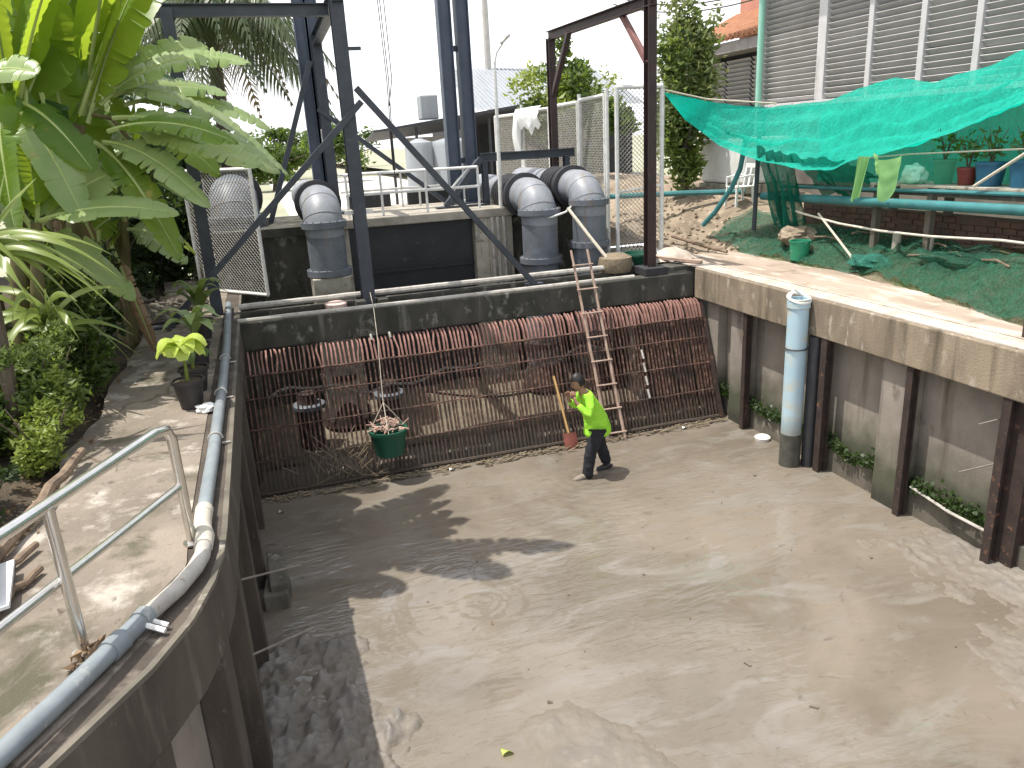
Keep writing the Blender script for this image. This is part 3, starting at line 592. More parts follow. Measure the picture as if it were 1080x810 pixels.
mem(t, 'cross_beam', (4.62, 16.3, 4.66), (6.75, 16.3, 4.66), .12, .16, sb, (0, 0, 1))
mem(t, 'leg', (4.68, 16.3, 3.69), (4.68, 16.3, 4.58), .12, .12, sb)
mem(t, 'leg', (6.55, 16.3, 3.69), (6.55, 16.3, 4.58), .12, .12, sb)
mem(t, 'strut', (4.60, 16.25, 4.64), (3.75, 16.15, 3.72), .12, .12, sb, (0, 1, 0), False)
mem(t, 'strut', (4.60, 16.55, 4.60), (3.95, 16.55, 3.72), .10, .10, sb, (0, 1, 0), False)
mem(t, 'foot_plate', (3.55, 16.2, 3.70), (4.7, 16.2, 3.70), .2, .03, sb, (0, 0, 1), False)
# deck railing
t = thing('deck_railing', 'white tubular handrail along the deck above the black gate', 'railing', (3, 15.6, 3.68))
for z in (4.50, 4.12):
    mb = MB(); mb.tube([(1.65, 15.65, z), (4.34, 15.65, z)], .028, 8); mb.build('rail', M['galv'], t, smooth=True)
for x in (1.68, 2.35, 3.25, 4.34):
    mb = MB(); mb.tube([(x, 15.65, 3.684), (x, 15.65, 4.50)], .026, 8); mb.build('post', M['galv'], t, smooth=True)
for z in (4.45, 4.08):
    mb = MB(); mb.tube([(1.75, 17.6, z), (4.3, 17.6, z)], .026, 8); mb.build('rail', M['galv'], t, smooth=True)
for x in (2.2, 3.1, 3.5, 4.3):
    mb = MB(); mb.tube([(x, 17.6, 3.684), (x, 17.6, 4.45)], .024, 8); mb.build('post', M['galv'], t, smooth=True)
mb = MB(); mb.tube([(3.8, 15.66, 4.13), (4.15, 15.66, 4.48)], .024, 8); mb.build('diagonal', M['galv'], t, smooth=True)
# lamp pole
t = thing('lamp_pole', 'slim pale lamp pole with one short angled arm, rising beside the pipes', 'street lamp', (4.73, 15.45, 3.62))
mb = MB(); mb.tube([(4.73, 15.42, 3.685), (4.76, 15.42, 6.45)], [.045, .03], 8); mb.build('pole', M['galv'], t, smooth=True)
mb = MB(); mb.tube([(4.76, 15.42, 6.42), (4.80, 15.40, 6.6), (4.93, 15.36, 6.78)], .024, 6); mb.build('arm', M['galv'], t, smooth=True)
mb = MB(); mb.box((4.98, 15.35, 6.84), (.24, .10, .05), 0, 0, -.7); mb.build('lamp_head', M['galv_dim'], t, bev=.015)
mb = MB(); mb.tube([(4.76, 15.3, 3.9), (4.95, 15.1, 3.95), (5.0, 14.7, 3.75), (5.05, 14.2, 3.5), (5.25, 13.9, 3.55), (5.55, 13.92, 3.62), (5.75, 14.0, 3.75)], .02, 6)
tag(mb.build('hose', M['white_plastic'], loc=(5, 14.6, 3.7), smooth=True), 'thin white hose draped across the two right pipes', 'hose')
mb = MB(); mb.tube([(5.55, 13.8, 3.70), (5.75, 13.3, 3.22), (6.0, 12.85, 2.72)], .032, 8)
tag(mb.build('wooden_pole', M['rope'], loc=(5.8, 13.3, 2.7), smooth=True), 'pale thin pole leaning from the middle pipe to the ladder top', 'pole')
for i, x in enumerate((2.19, 2.225, 2.26)):
    pass
mb = MB()
for dx, zb in ((0, 4.62), (.035, 4.5), (.1, 5.6)): mb.tube([(2.16 + dx, 12.9, 7.6), (2.20 + dx * .8, 12.9, 6), (2.17 + dx * .3, 12.9, zb)], .007, 4)
tag(mb.build('chain_hoist', M['cable'], loc=(2.2, 12.9, 4.6)), 'thin dark hoist chains hanging beside the left braced post', 'chain')

# ------------------------------------------------------------------ wire mesh panels
def mesh_panel(t, p, q, z0, z1, pitch=.075, wr=.0055, fr=.025, m_=None, zq=None, tilt=(0, 0)):
    p, q = Vector((p[0], p[1], 0)), Vector((q[0], q[1], 0)); d = q - p; L = d.length; d.normalize(); H = z1 - z0
    tl = Vector((tilt[0], tilt[1], 0))
    P = lambda s, h: p + d * s + Vector((0, 0, z0 + h)) + tl * (h / H)
    for a, b in (((0, 0), (0, H)), ((L, 0), (L, H)), ((0, 0), (L, 0)), ((0, H), (L, H))):
        mb = MB(); mb.tube([P(*a), P(*b)], fr, 8); mb.build('frame_tube', m_ or M['galv'], t, smooth=True)
    mb = MB(); k = -H
    while k < L:
        for sgn in (1, -1):
            s0, s1 = max(0, k), min(L, k + H)
            if s1 - s0 > .02:
                h0, h1 = s0 - k, s1 - k
                if sgn < 0: h0, h1 = H - h0, H - h1
                mb.tube([P(s0, h0), P(s1, h1)], wr, 3, False)
        k += pitch
    mb.build('wire_mesh', M['wire'], t)
t = thing('mesh_gate', 'leaning white framed wire mesh panel in front of the leftmost pipe', 'mesh panel', (-.6, 15, 2.55))
mesh_panel(t, (-1.24, 15.75), (-.05, 14.26), 2.58, 4.75, .085, .006, .032)
mb = MB(); mb.tube([(-1.14, 15.5, 2.5), (-.92, 15.5, 4.6)], .05, 8); mb.build('post', M['galv_dim'], t, smooth=True)
t = thing('mesh_gate', 'tall white framed wire mesh gate right of the rightmost pipe', 'mesh panel', (7.1, 14, 2.62))
mesh_panel(t, (6.72, 14.1), (7.65, 14.02), 2.66, 5.82, .085, .006, .042)
mb = MB(); mb.tube([(6.72, 14.1, 3.9), (7.65, 14.02, 3.98)], .022, 8); mb.build('mid_rail', M['galv'], t, smooth=True)
mb = MB(); mb.tube([(7.50, 14.06, 2.62), (7.50, 14.06, 5.80)], .02, 8); mb.build('post', M['galv'], t, smooth=True)
mb = MB(); mb.tube([(7.65, 14.05, 2.6), (7.65, 14.05, 5.9)], .035, 8); mb.build('post', M['galv'], t, smooth=True)
FL = [((6.75, 14.7), (6.95, 16.4), 'nearest white mesh fence panel running back from the tall gate'), ((6.97, 16.6), (7.05, 18.4), 'second white mesh fence panel back from the tall gate'),
      ((7.05, 18.6), (7.0, 20.4), 'third white mesh fence panel back, hung with white plastic'), ((7.0, 20.6), (6.9, 22.6), 'farthest white mesh fence panel near the grey warehouse')]
for i, (p, q, lab) in enumerate(FL):
    t = thing('mesh_fence', lab, 'fence', (p[0], p[1], 2.6), 'mesh fence panels')
    mesh_panel(t, p, q, 3.3, 5.72 - .03 * i, .10, .0065, .04)
    mb = MB(); mb.tube([(p[0], p[1] - .1, 2.4), (p[0], p[1] - .1, 5.85)], .04, 8); mb.build('post', M['galv'], t, smooth=True)
mb = MB(); mb.grid(lambda u, v: (6.90 - .12 * math.sin(v * 3) + .05 * nz(u * 4, v * 4, 1), 18.7 + 2.0 * u + .05 * nz(u * 5, v * 3, 1, 3), 5.75 - (.45 + .35 * abs(nz(u * 3, 0, 1.5, 4)) + (.6 if u > .8 else 0)) * v), 24, 8)
tag(mb.build('plastic_sheet', M['sheet_white'], loc=(6.9, 19.5, 5.7), smooth=True, ang=180), 'ragged white plastic sheeting draped over the far fence top', 'sheet')

def leafcards(mb, c, rad, n, size, shell=.5, asp=2.2, droop=0):
    for i in range(n):
        d = Vector((random.gauss(0, 1), random.gauss(0, 1), random.gauss(0, 1))).normalized(); r = (shell + (1 - shell) * random.random()) if random.random() < .75 else random.random()
        p = Vector(c) + Vector((d.x * rad[0], d.y * rad[1], d.z * rad[2])) * r
        a = Vector((random.gauss(0, 1), random.gauss(0, 1), random.gauss(0, .6) - droop)).normalized(); b = a.cross(Vector((random.gauss(0, .6), random.gauss(0, .6), 1))).normalized(); s = size * random.uniform(.6, 1.3); n_ = a.cross(b) * (s * .18)
        mb.add([p, p + a * s * .5 + b * s / asp * .5 + n_, p + a * s - n_, p + a * s * .5 - b * s / asp * .5 + n_], [(0, 1, 2), (0, 2, 3)])
# ------------------------------------------------------------------ ladder, worker, tools
t = thing('ladder', 'thin weathered pole ladder leaning against the rack behind the worker', 'ladder', (5.45, 11.2, 0))
la, lb = Vector((5.13, 11.17, -.1)), Vector((4.96, 12.25, 3.14)); ra, rb = Vector((5.42, 11.12, -.1)), Vector((5.26, 12.25, 3.13))
for a, b in ((la, lb), (ra, rb)):
    mb = MB(); mb.tube([a + (b - a) * i / 10 + Vector((.012 * nz(i, 0, .9), 0, 0)) for i in range(11)], [.030 - .0008 * i for i in range(11)], 8); mb.build('side_pole', M['bamboo'], t, smooth=True)
for k in range(8):
    f_ = .07 + k * .122; mb = MB(); mb.tube([la.lerp(lb, f_) - Vector((.04, .03, 0)), ra.lerp(rb, f_) + Vector((.04, -.03, .01))], .014, 6); mb.build('rung', M['bamboo'], t, smooth=True)

def skin(name, joints, edges, root, mt, parent=None, loc=(0, 0, 0), extra=None, lv=2):
    me = bpy.data.meshes.new(name); names = list(joints)
    me.from_pydata([Vector(joints[n][0]) for n in names], [(names.index(a), names.index(b)) for a, b in edges], [])
    o = bpy.data.objects.new(name, me); COL.objects.link(o)
    o.modifiers.new('skin', 'SKIN'); sv = me.skin_vertices[0].data
    for i, n in enumerate(names):
        r = joints[n][1]; sv[i].radius = r if isinstance(r, tuple) else (r, r); sv[i].use_root = n == root
    s = o.modifiers.new('sub', 'SUBSURF'); s.levels = s.render_levels = lv
    dg = bpy.context.evaluated_depsgraph_get(); dg.update(); m2 = bpy.data.meshes.new_from_object(o.evaluated_get(dg))
    bpy.data.objects.remove(o)
    bm = bmesh.new(); bm.from_mesh(m2)
    if extra: extra(bm)
    bm.to_mesh(m2); bm.free(); m2.materials.clear(); m2.materials.append(mt)
    m2.polygons.foreach_set('use_smooth', [True] * len(m2.polygons))
    o = bpy.data.objects.new(name, m2); COL.objects.link(o)
    if parent: o.parent = parent
    else: o.location = loc
    ORG[o.name] = tuple(loc); return o
J = dict(pelvis=((.05, 0, .80), (.10, .12)), belly=((.02, 0, .96), (.095, .12)), chest=((-.06, 0, 1.17), (.11, .15)), neckb=((-.165, 0, 1.345), .075), neck=((-.20, 0, 1.40), .055), headb=((-.22, 0, 1.44), .065),
    shl=((-.13, -.165, 1.30), .062), ell=((-.17, -.25, 1.03), .046), wrl=((-.345, -.13, 1.26), .031), pal=((-.365, -.105, 1.335), (.022, .036)),
    shr=((-.13, .165, 1.30), .062), elr=((-.20, .25, 1.05), .046), wrr=((-.36, .11, 1.23), .031), par=((-.385, .085, 1.30), (.022, .036)),
    hil=((.01, -.09, .76), .095), knl=((-.13, -.10, .42), .062), anl=((-.19, -.10, .03), .042), tol=((-.33, -.11, -.02), (.03, .04)),
    hir=((.07, .09, .76), .095), knr=((.13, .10, .42), .062), anr=((.27, .09, .05), .042), tor=((.14, .09, -.03), (.03, .04)))
EE = [('pelvis', 'belly'), ('belly', 'chest'), ('chest', 'neckb'), ('neckb', 'neck'), ('neck', 'headb'), ('chest', 'shl'), ('shl', 'ell'), ('ell', 'wrl'), ('wrl', 'pal'), ('chest', 'shr'), ('shr', 'elr'), ('elr', 'wrr'), ('wrr', 'par'),
      ('pelvis', 'hil'), ('hil', 'knl'), ('knl', 'anl'), ('anl', 'tol'), ('pelvis', 'hir'), ('hir', 'knr'), ('knr', 'anr'), ('anr', 'tor')]
HC, HQ = Vector((-.255, 0, 1.515)), Matrix.Rotation(R(-24), 3, 'Y')
def head(bm):
    r = bmesh.ops.create_uvsphere(bm, u_segments=24, v_segments=18, radius=1)
    for v in r['verts']:
        p = v.co.copy(); x, y, z = p
        q = Vector((x * .098, y * .080, z * .122))
        if z < 0: q.y *= 1 - .25 * z * z; q.x -= .012 * z * z
        if x < -.75 and abs(y) < .3: q.x -= .022 * max(0, 1 - abs(z + .12) / .28) * (1 - abs(y) / .3)      # nose
        if x < -.6 and abs(z + .5) < .12: q.x -= .006                                                    # lips
        if x < -.6 and abs(z - .12) < .12 and .2 < abs(y) < .6: q.x += .008                                # eye sockets
        v.co = HC + HQ @ q
    for sy in (-1, 1):
        e = bmesh.ops.create_uvsphere(bm, u_segments=10, v_segments=8, radius=1)
        for v in e['verts']: v.co = HC + HQ @ Vector((.01 + v.co.x * .022, sy * .078 + v.co.y * .010, -.01 + v.co.z * .034))
    # fingers: four unequal curled chains and a thumb per hand, rooted in the palm
    for pc, sy in ((Vector((-.365, -.105, 1.335)), -1), (Vector((-.385, .085, 1.30)), 1)):
        for k, L in enumerate((.062, .072, .068, .052)):
            b = pc + Vector((-.004 + .006 * k - .012, -sy * .0, .018)) + Vector((.016 * (k - 1.5), 0, 0)); mbf = MB()
            d1 = Vector((-.15, -sy * .25, 1)).normalized(); d2 = Vector((.35, -sy * .7, .65)).normalized()
            mbf.tube([b - d1 * .02, b + d1 * L * .5, b + d1 * L * .5 + d2 * L * .35, b + d1 * L * .5 + d2 * L * .65], [.010, .009, .008, .006], 8)
            vv = [bm.verts.new(p) for p in mbf.v]
            for f_ in mbf.f: bm.faces.new([vv[i] for i in f_])
        mbf = MB(); d1 = Vector((.7, -sy * .3, .6)).normalized(); mbf.tube([pc, pc + d1 * .045, pc + d1 * .06 + Vector((0, 0, .018))], [.012, .010, .007], 8)
        vv = [bm.verts.new(p) for p in mbf.v]
        for f_ in mbf.f: bm.faces.new([vv[i] for i in f_])
def folds(amp, fz):
    def f(bm):
        bm.normal_update()
        for v in bm.verts:
            c = v.co; k = abs(noise.noise(Vector((c.x * 9 + c.z * 3, c.y * 9, c.z * fz)))) - .25 + .12 * noise.noise(c * 22)
            v.co = c + v.normal * (amp * k)
    return f
person = skin('person', J, EE, 'pelvis', M['skin'], None, (4.38, 10.08, 0), head)
tag(person, 'person in lime green shirt and black trousers wading with hand raised to face', 'person')
JS = {k: (Vector(J[k][0]), J[k][1]) for k in ('belly', 'chest', 'neckb', 'shl', 'ell', 'shr', 'elr')}
JS['hem'] = ((.055, 0, .59), (.20, .25)); JS['hip'] = ((.05, 0, .74), (.19, .24)); JS['belly'] = ((.03, 0, .92), (.16, .19)); JS['chest'] = ((-.06, 0, 1.15), (.155, .195)); JS['neckb'] = ((-.155, 0, 1.335), .088)
JS['shl'] = ((-.13, -.165, 1.295), .082); JS['shr'] = ((-.13, .165, 1.295), .082); JS['ell'] = ((-.17, -.25, 1.03), .072); JS['elr'] = ((-.20, .25, 1.05), .072)
JS['cul'] = ((-.325, -.148, 1.23), .05); JS['cur'] = ((-.34, .128, 1.205), .05)
skin('shirt', JS, [('hem', 'hip'), ('hip', 'belly'), ('belly', 'chest'), ('chest', 'neckb'), ('chest', 'shl'), ('shl', 'ell'), ('ell', 'cul'), ('chest', 'shr'), ('shr', 'elr'), ('elr', 'cur')], 'chest', M['shirt'], person, (4.38, 10.08, 0), folds(.016, 9), 3)
JT = dict(pelvis=((.05, 0, .82), (.135, .165)), hil=((.01, -.09, .70), .128), hir=((.07, .09, .70), .128), knl=((-.12, -.10, .40), .10), knr=((.14, .10, .40), .10), cfl=((-.18, -.10, -.02), .088), cfr=((.255, .09, .06), .088))
skin('trousers', JT, [('pelvis', 'hil'), ('pelvis', 'hir'), ('hil', 'knl'), ('knl', 'cfl'), ('hir', 'knr'), ('knr', 'cfr')], 'pelvis', M['trousers'], person, (4.38, 10.08, 0), folds(.016, 12), 3)
ORG[person.name] = (0, 0, 0)
bm = bmesh.new(); r = bmesh.ops.create_uvsphere(bm, u_segments=28, v_segments=20, radius=1)
for v in r['verts']:
    x, y, z = v.co; j = 1 + .05 * noise.noise(v.co * 9)
    v.co = HC + HQ @ Vector((x * .112 * j + .012, y * .095 * j, z * .134 * j + .012))
loc_ = [v for v in bm.verts if (HQ.transposed() @ (v.co - HC)).x < -.035 and (HQ.transposed() @ (v.co - HC)).z < .06 or (HQ.transposed() @ (v.co - HC)).z < -.06]
bmesh.ops.delete(bm, geom=loc_, context='VERTS')
me = bpy.data.meshes.new('hair'); bm.to_mesh(me); bm.free(); me.materials.append(M['hair']); me.polygons.foreach_set('use_smooth', [True] * len(me.polygons))
o = bpy.data.objects.new('hair', me); COL.objects.link(o); o.parent = person
for x, y, z, rz in ((-.25, -.105, -.01, 0), (.22, .09, .0, 0)):
    mb = MB(); mb.tube([(x + .11, y, z + .035), (x + .05, y, z + .05), (x - .04, y, z + .03), (x - .13, y, z + .01), (x - .16, y, z)], [.02, .05, .05, .042, .02], 10); mb.build('shoe', M['shoe'] if x < 0 else M['rubber'], person, smooth=True)
for sy in (-1, 1):
    mb = MB(); c = HC + HQ @ Vector((-.083, sy * .03, .012)); mb.lathe([(.002, -.009), (.009, -.004), (.009, .004), (.002, .009)], c, 8); mb.build('eye', M['hair'], person, smooth=True)

t = thing('shovel', 'shovel with yellow wooden handle and red blade leaning on the rack', 'shovel', (4.36, 11.2, 0))
mb = MB(); mb.tube([(4.40, 11.18, .22), (4.34, 11.66, 1.15)], .02, 8); mb.build('handle', M['stick'], t, smooth=True)
mb = MB(); mb.grid(lambda u, v: (4.41 + .02 * v + (u - .5) * (.24 - .14 * max(0, v - .55) * 2), 11.17 - .10 * v + .12 * (u - .5) ** 2, .28 - .36 * v), 6, 8); mb.build('blade', M['shovel'], t, smooth=True, ang=180)

# hanging green basket with trash
t = thing('hanging_basket', 'dark green plastic basket of trash hanging on a rope before the rack', 'basket', (1.42, 11.25, .45))
mb = MB(); mb.lathe([(.22, .44), (.28, .80), (.30, .80), (.30, .85), (.265, .85), (.21, .48), (.02, .48)], (1.42, 11.22, 0), 22); mb.build('tub', M['green_basket'], t, smooth=True)
mb = MB()
for k in range(3):
    a = k * 2.094 + .4; mb.tube([(1.42 + .28 * math.cos(a), 11.22 + .28 * math.sin(a), .85), (1.40, 11.3, 1.25)], .008, 5)
mb.tube([(1.40, 11.3, 1.25), (1.50, 11.95, 2.14), (1.53, 12.26, 2.54), (1.53, 12.5, 2.75)], .006, 5); mb.build('rope', M['rope'], t)
mb = MB()
for k in range(60):
    a, rr = random.uniform(0, 6.28), .24 * math.sqrt(random.random()); p = Vector((1.42 + rr * math.cos(a), 11.22 + rr * math.sin(a), .84 + .12 * (1 - rr / .28) + random.uniform(-.03, .05)))
    mb.tube([p - Vector((random.uniform(-.1, .1), random.uniform(-.1, .1), .02)), p + Vector((random.uniform(-.12, .12), random.uniform(-.1, .1), random.uniform(-.02, .08)))], random.uniform(.006, .018), 5)
kind(tag(mb.build('trash', M['trash'], loc=(1.42, 11.22, .85)), 'pinkish twigs and litter heaped in the hanging basket', 'trash'), 'stuff')
mb = MB()
for k in range(420):
    x = random.uniform(-.6, 7.35); y = 11.22 - abs(random.gauss(0, .07)); L = random.uniform(.03, .16); a = random.uniform(-.5, .5) + (3.14 if random.random() > .5 else 0)
    mb.tube([(x, y, .015 + random.uniform(0, .03)), (x + L * math.cos(a), y + L * math.sin(a) * .4, .015 + random.uniform(0, .06))], random.uniform(.005, .016), 4)
for k in range(60):
    x = random.gauss(.85, .35); L = random.uniform(.3, .8); z = random.uniform(.05, .5); y = ry(z) - .09
    mb.tube([(x, y, z), (x + L * random.uniform(-.6, .6), y + .02, z + L * random.uniform(.1, .7))], .007, 4)
kind(mb.build('debris', M['twig'], loc=(3.4, 11.2, 0)), 'stuff')
for i, (x, y, s_, lab) in enumerate(((6.55, 11.13, .05, 'small white scrap of litter near the right end of the rack'), (2.35, 11.12, .045, 'white scrap floating at the rack foot right of the basket'), (-.3, 10.7, .04, 'small white scrap floating in the shaded corner by the rack'), (1.36, 5.14, .05, 'lone pale yellow leaf lying on the near mud'))):
    mb = MB(); mb.grid(lambda u, v: (x + (u - .5) * s_ * 2, y + (v - .5) * s_ * 1.2, .02 + .03 * math.sin(u * 3 + v * 2)), 5, 4)
    tag(mb.build('litter' if i < 3 else 'fallen_leaf', M['foam'] if i < 3 else M['lime'], loc=(x, y, 0), smooth=True), lab, 'litter' if i < 3 else 'leaf')
mb = MB()
for k in range(26):
    y = random.uniform(4.2, 11); x = random.uniform(.4, 7.3)
    if nz(x, y, .6, 6) < -.02 and x < 5.5: continue
    s_ = random.uniform(.006, .03); mb.box((x, y, .008), (s_, s_ * random.uniform(1, 3), s_ * .7), random.random() * 3, random.random() * .4, random.random() * .4)
kind(mb.build('pebbles', M['mud'], loc=(4, 7, 0)), 'stuff')
mb = MB()
for k in range(6):
    y = random.uniform(4.5, 11); x = random.uniform(-.3, 7.2); leafcards(mb, (x, y, .012), (.01, .01, .004), 1, random.uniform(.02, .06))
kind(mb.build('floating_leaves', M['deadleaf'], loc=(3, 7, 0)), 'stuff')
mb = MB(); mb.lathe([(.09, -.02), (.12, .0), (.13, .05), (.10, .07), (.03, .06)], (7.45, 10.15, .0), 14)
tag(mb.build('foam_block', M['foam'], loc=(7.45, 10.15, 0), smooth=True), 'white foam lump floating by the right wall near the blue pipe', 'litter')
mb = MB(); mb.box((-.40, 8.65, .12), (.20, .85, .34), .03); mb.box((-.42, 8.35, .05), (.28, .4, .3), -.1)
tag(mb.build('concrete_block', M['conc_dark'], loc=(-.4, 8.6, 0), bev=.02), 'dark long concrete block lying at the foot of the left wall', 'block')
for p, q, lab in (((-.62, 6.4, 1.45), (-.10, 7.0, 1.15), 'upper thin rod sticking out of the left wall'), ((-.62, 5.6, 1.2), (-.05, 6.0, 1.08), 'lower thin rod sticking out of the left wall'),
                  ((7.7, 5.62, 1.99), (7.42, 6.18, 1.64), 'upper thin pale rod sticking out of the right wall'), ((7.7, 5.7, 1.40), (7.42, 6.35, .98), 'lower thin pale rod sticking out of the right wall')):
    mb = MB(); mb.tube([p, q], .010, 6); tag(mb.build('rod', M['pole_dim'], loc=p, smooth=True), lab, 'rod')
mb = MB(); mb.tube([(7.55, 7.15, .42), (7.52, 6.5, .36), (7.48, 5.9, .38)], .02, 6)
tag(mb.build('thin_pipe', M['galv_dim'], loc=(7.5, 6.5, .4), smooth=True), 'thin pale pipe lying low along the right wall moss', 'pipe')
mb = MB(); mb.lathe([(.10, 0), (.11, .10), (.17, .11), (.18, .20), (.14, .22), (.06, .21)], (.98, 12.66, 2.404), 16)
tag(mb.build('foam_float', M['pink_foam'], loc=(.98, 12.66, 2.4), smooth=True), 'small pinkish white mushroom shaped float on the beam', 'float')

# ------------------------------------------------------------------ left walkway things
t = thing('metal_railing', 'shiny stainless steel handrail at the near left edge of the walkway', 'railing', (-.75, 5.0, 2.55))
tp = [(-4.0, -1.6, 3.40), (-1.30, 3.78, 3.40), (-.80, 4.88, 3.40), (-.745, 4.99, 3.375), (-.73, 5.03, 3.30), (-.73, 5.03, 2.55)]
mb = MB(); mb.tube(tp, .033, 14); mb.build('handrail', M['stainless'], t, smooth=True)
mb = MB(); mb.tube([(-4.0, -1.6, 2.97), (-.74, 5.02, 2.97)], .026, 12); mb.build('lower_rail', M['stainless'], t, smooth=True)
for x, y in ((-1.195, 3.99), (-1.86, 2.62)):
    mb = MB(); mb.tube([(x, y, 2.55), (x, y, 3.39)], .031, 12); mb.build('post', M['stainless'], t, smooth=True)
for x, y in ((-1.195, 3.99), (-.73, 5.03)):
    mb = MB(); mb.lathe([(.06, 0), (.06, .012), (.028, .014)], (x, y, 2.552), 14); mb.build('base_flange', M['stainless'], t, smooth=True)
t = thing('conduit_pipe', 'grey plastic pipe running along the top of the left wall', 'pipe', (-.65, 8, 2.6))
zc = 2.605
mb = MB(); mb.tube([(-.70, 13.6, zc), (-.65, 10.5, zc), (-.645, 8.5, zc), (-.655, 6.4, zc), (-.67, 5.30, zc)], .052, 12); mb.build('pipe_run', M['pvc_grey'], t, smooth=True)
mb = MB(); mb.tube([(-.668, 5.42, zc), (-.668, 5.33, zc)], .062, 12); mb.tube([(-.67, 5.33, zc), (-.665, 5.12, zc), (-.64, 4.98, zc), (-.645, 4.84, zc)], .060, 12); mb.build('fitting', M['pvc_pale'], t, smooth=True)
mb = MB(); mb.tube([(-.642, 4.86, zc), (-.645, 4.72, zc), (-.68, 4.57, zc), (-.76, 4.37, zc), (-.92, 4.10, zc)], .050, 12); mb.build('pipe_bend', M['galv_dim'], t, smooth=True)
mb = MB(); mb.tube([(-.91, 4.12, zc), (-1.18, 3.60, zc), (-1.50, 3.02, zc), (-2.6, 1.2, zc)], .053, 12); mb.build('pipe_run', M['pvc_grey'], t, smooth=True)
for a, b in (((-.90, 4.14), (-.93, 4.08)), ((-1.0, 3.95), (-1.05, 3.85))):
    mb = MB(); mb.tube([(a[0], a[1], zc), (b[0], b[1], zc)], .063, 12); mb.build('coupling', M['pvc_grey'], t, smooth=True)
for y in (6.9, 8.3, 9.8):
    mb = MB(); mb.tube([(-.65 + .06 * math.cos(a), y, zc + .06 * math.sin(a)) for a in [i * .4 for i in range(9)]], .01, 5); mb.tube([(-.6, y, 2.56), (-.53, y, 2.56)], .012, 5); mb.build('clamp', M['galv_dim'], t, smooth=True)
mb = MB(); mb.tube([(-.90, 4.05, 2.60), (-.80, 4.0, 2.57)], .016, 6); mb.tube([(-.88, 4.09, 2.60), (-.79, 4.05, 2.57)], .014, 6); mb.build('clamp', M['galv'], t, smooth=True)

def clump(mb, c, rad, blobs, n, size, **k):
    for i in range(blobs):
        d = Vector((random.gauss(0, 1), random.gauss(0, 1), random.gauss(0, 1))).normalized() * random.random() ** .4
        far = random.random() < .35; q = Vector(c) + Vector((d.x * rad[0], d.y * rad[1], d.z * rad[2])) * (random.uniform(1.0, 1.35) if far else random.uniform(.5, .9)); s_ = random.uniform(.14, .26) if far else random.uniform(.3, .5)
        leafcards(mb, q, (rad[0] * s_, rad[1] * s_, rad[2] * s_), int(n / blobs * (.5 if far else 1.25)), size * random.uniform(.75, 1.25), shell=.3, **k)
def blade(mb, pts, wmax, fold=.25, prof=None, side=None):
    """a leaf that follows a spine; two half blades with a fold"""
    n = len(pts); vs = []
    for i, p in enumerate(pts):
        t_ = (pts[min(i + 1, n - 1)] - pts[max(i - 1, 0)]).normalized(); s_ = side if side else t_.cross(Vector((0, 0, 1)))
        s_ = (s_ - t_ * s_.dot(t_)).normalized(); u_ = s_.cross(t_)
        f_ = i / (n - 1); w_ = wmax * (prof(f_) if prof else math.sin(math.pi * min(1, f_ * .92 + .08)) ** .7)
        vs += [p - s_ * w_ / 2 + u_ * w_ * fold * .5, p, p + s_ * w_ / 2 + u_ * w_ * fold * .5]
    mb.add(vs, [(i * 3 + j, i * 3 + j + 1, i * 3 + 4 + j, i * 3 + 3 + j) for i in range(n - 1) for j in (0, 1)])
def bez(a, b, c, n): return [Vector(a) * (1 - t_) ** 2 + Vector(b) * 2 * t_ * (1 - t_) + Vector(c) * t_ ** 2 for t_ in [i / n for i in range(n + 1)]]
def crumple(name, mt, c, rad, label, cat, seed=0):
    bm = bmesh.new(); r = bmesh.ops.create_icosphere(bm, subdivisions=4, radius=1)
    for v in bm.verts:
        k = 1 + .45 * noise.noise(v.co * 1.7 + Vector((seed, 0, 0))) + .22 * abs(noise.noise(v.co * 5 + Vector((0, seed, 0)))); v.co = Vector((v.co.x * rad[0], v.co.y * rad[1], max(v.co.z, -.75) * rad[2])) * k
    me = bpy.data.meshes.new(name); bm.to_mesh(me); bm.free(); me.materials.append(mt); me.polygons.foreach_set('use_smooth', [True] * len(me.polygons)); me.set_sharp_from_angle(angle=R(25))
    o = bpy.data.objects.new(name, me); COL.objects.link(o); o.location = c; return tag(o, label, cat)
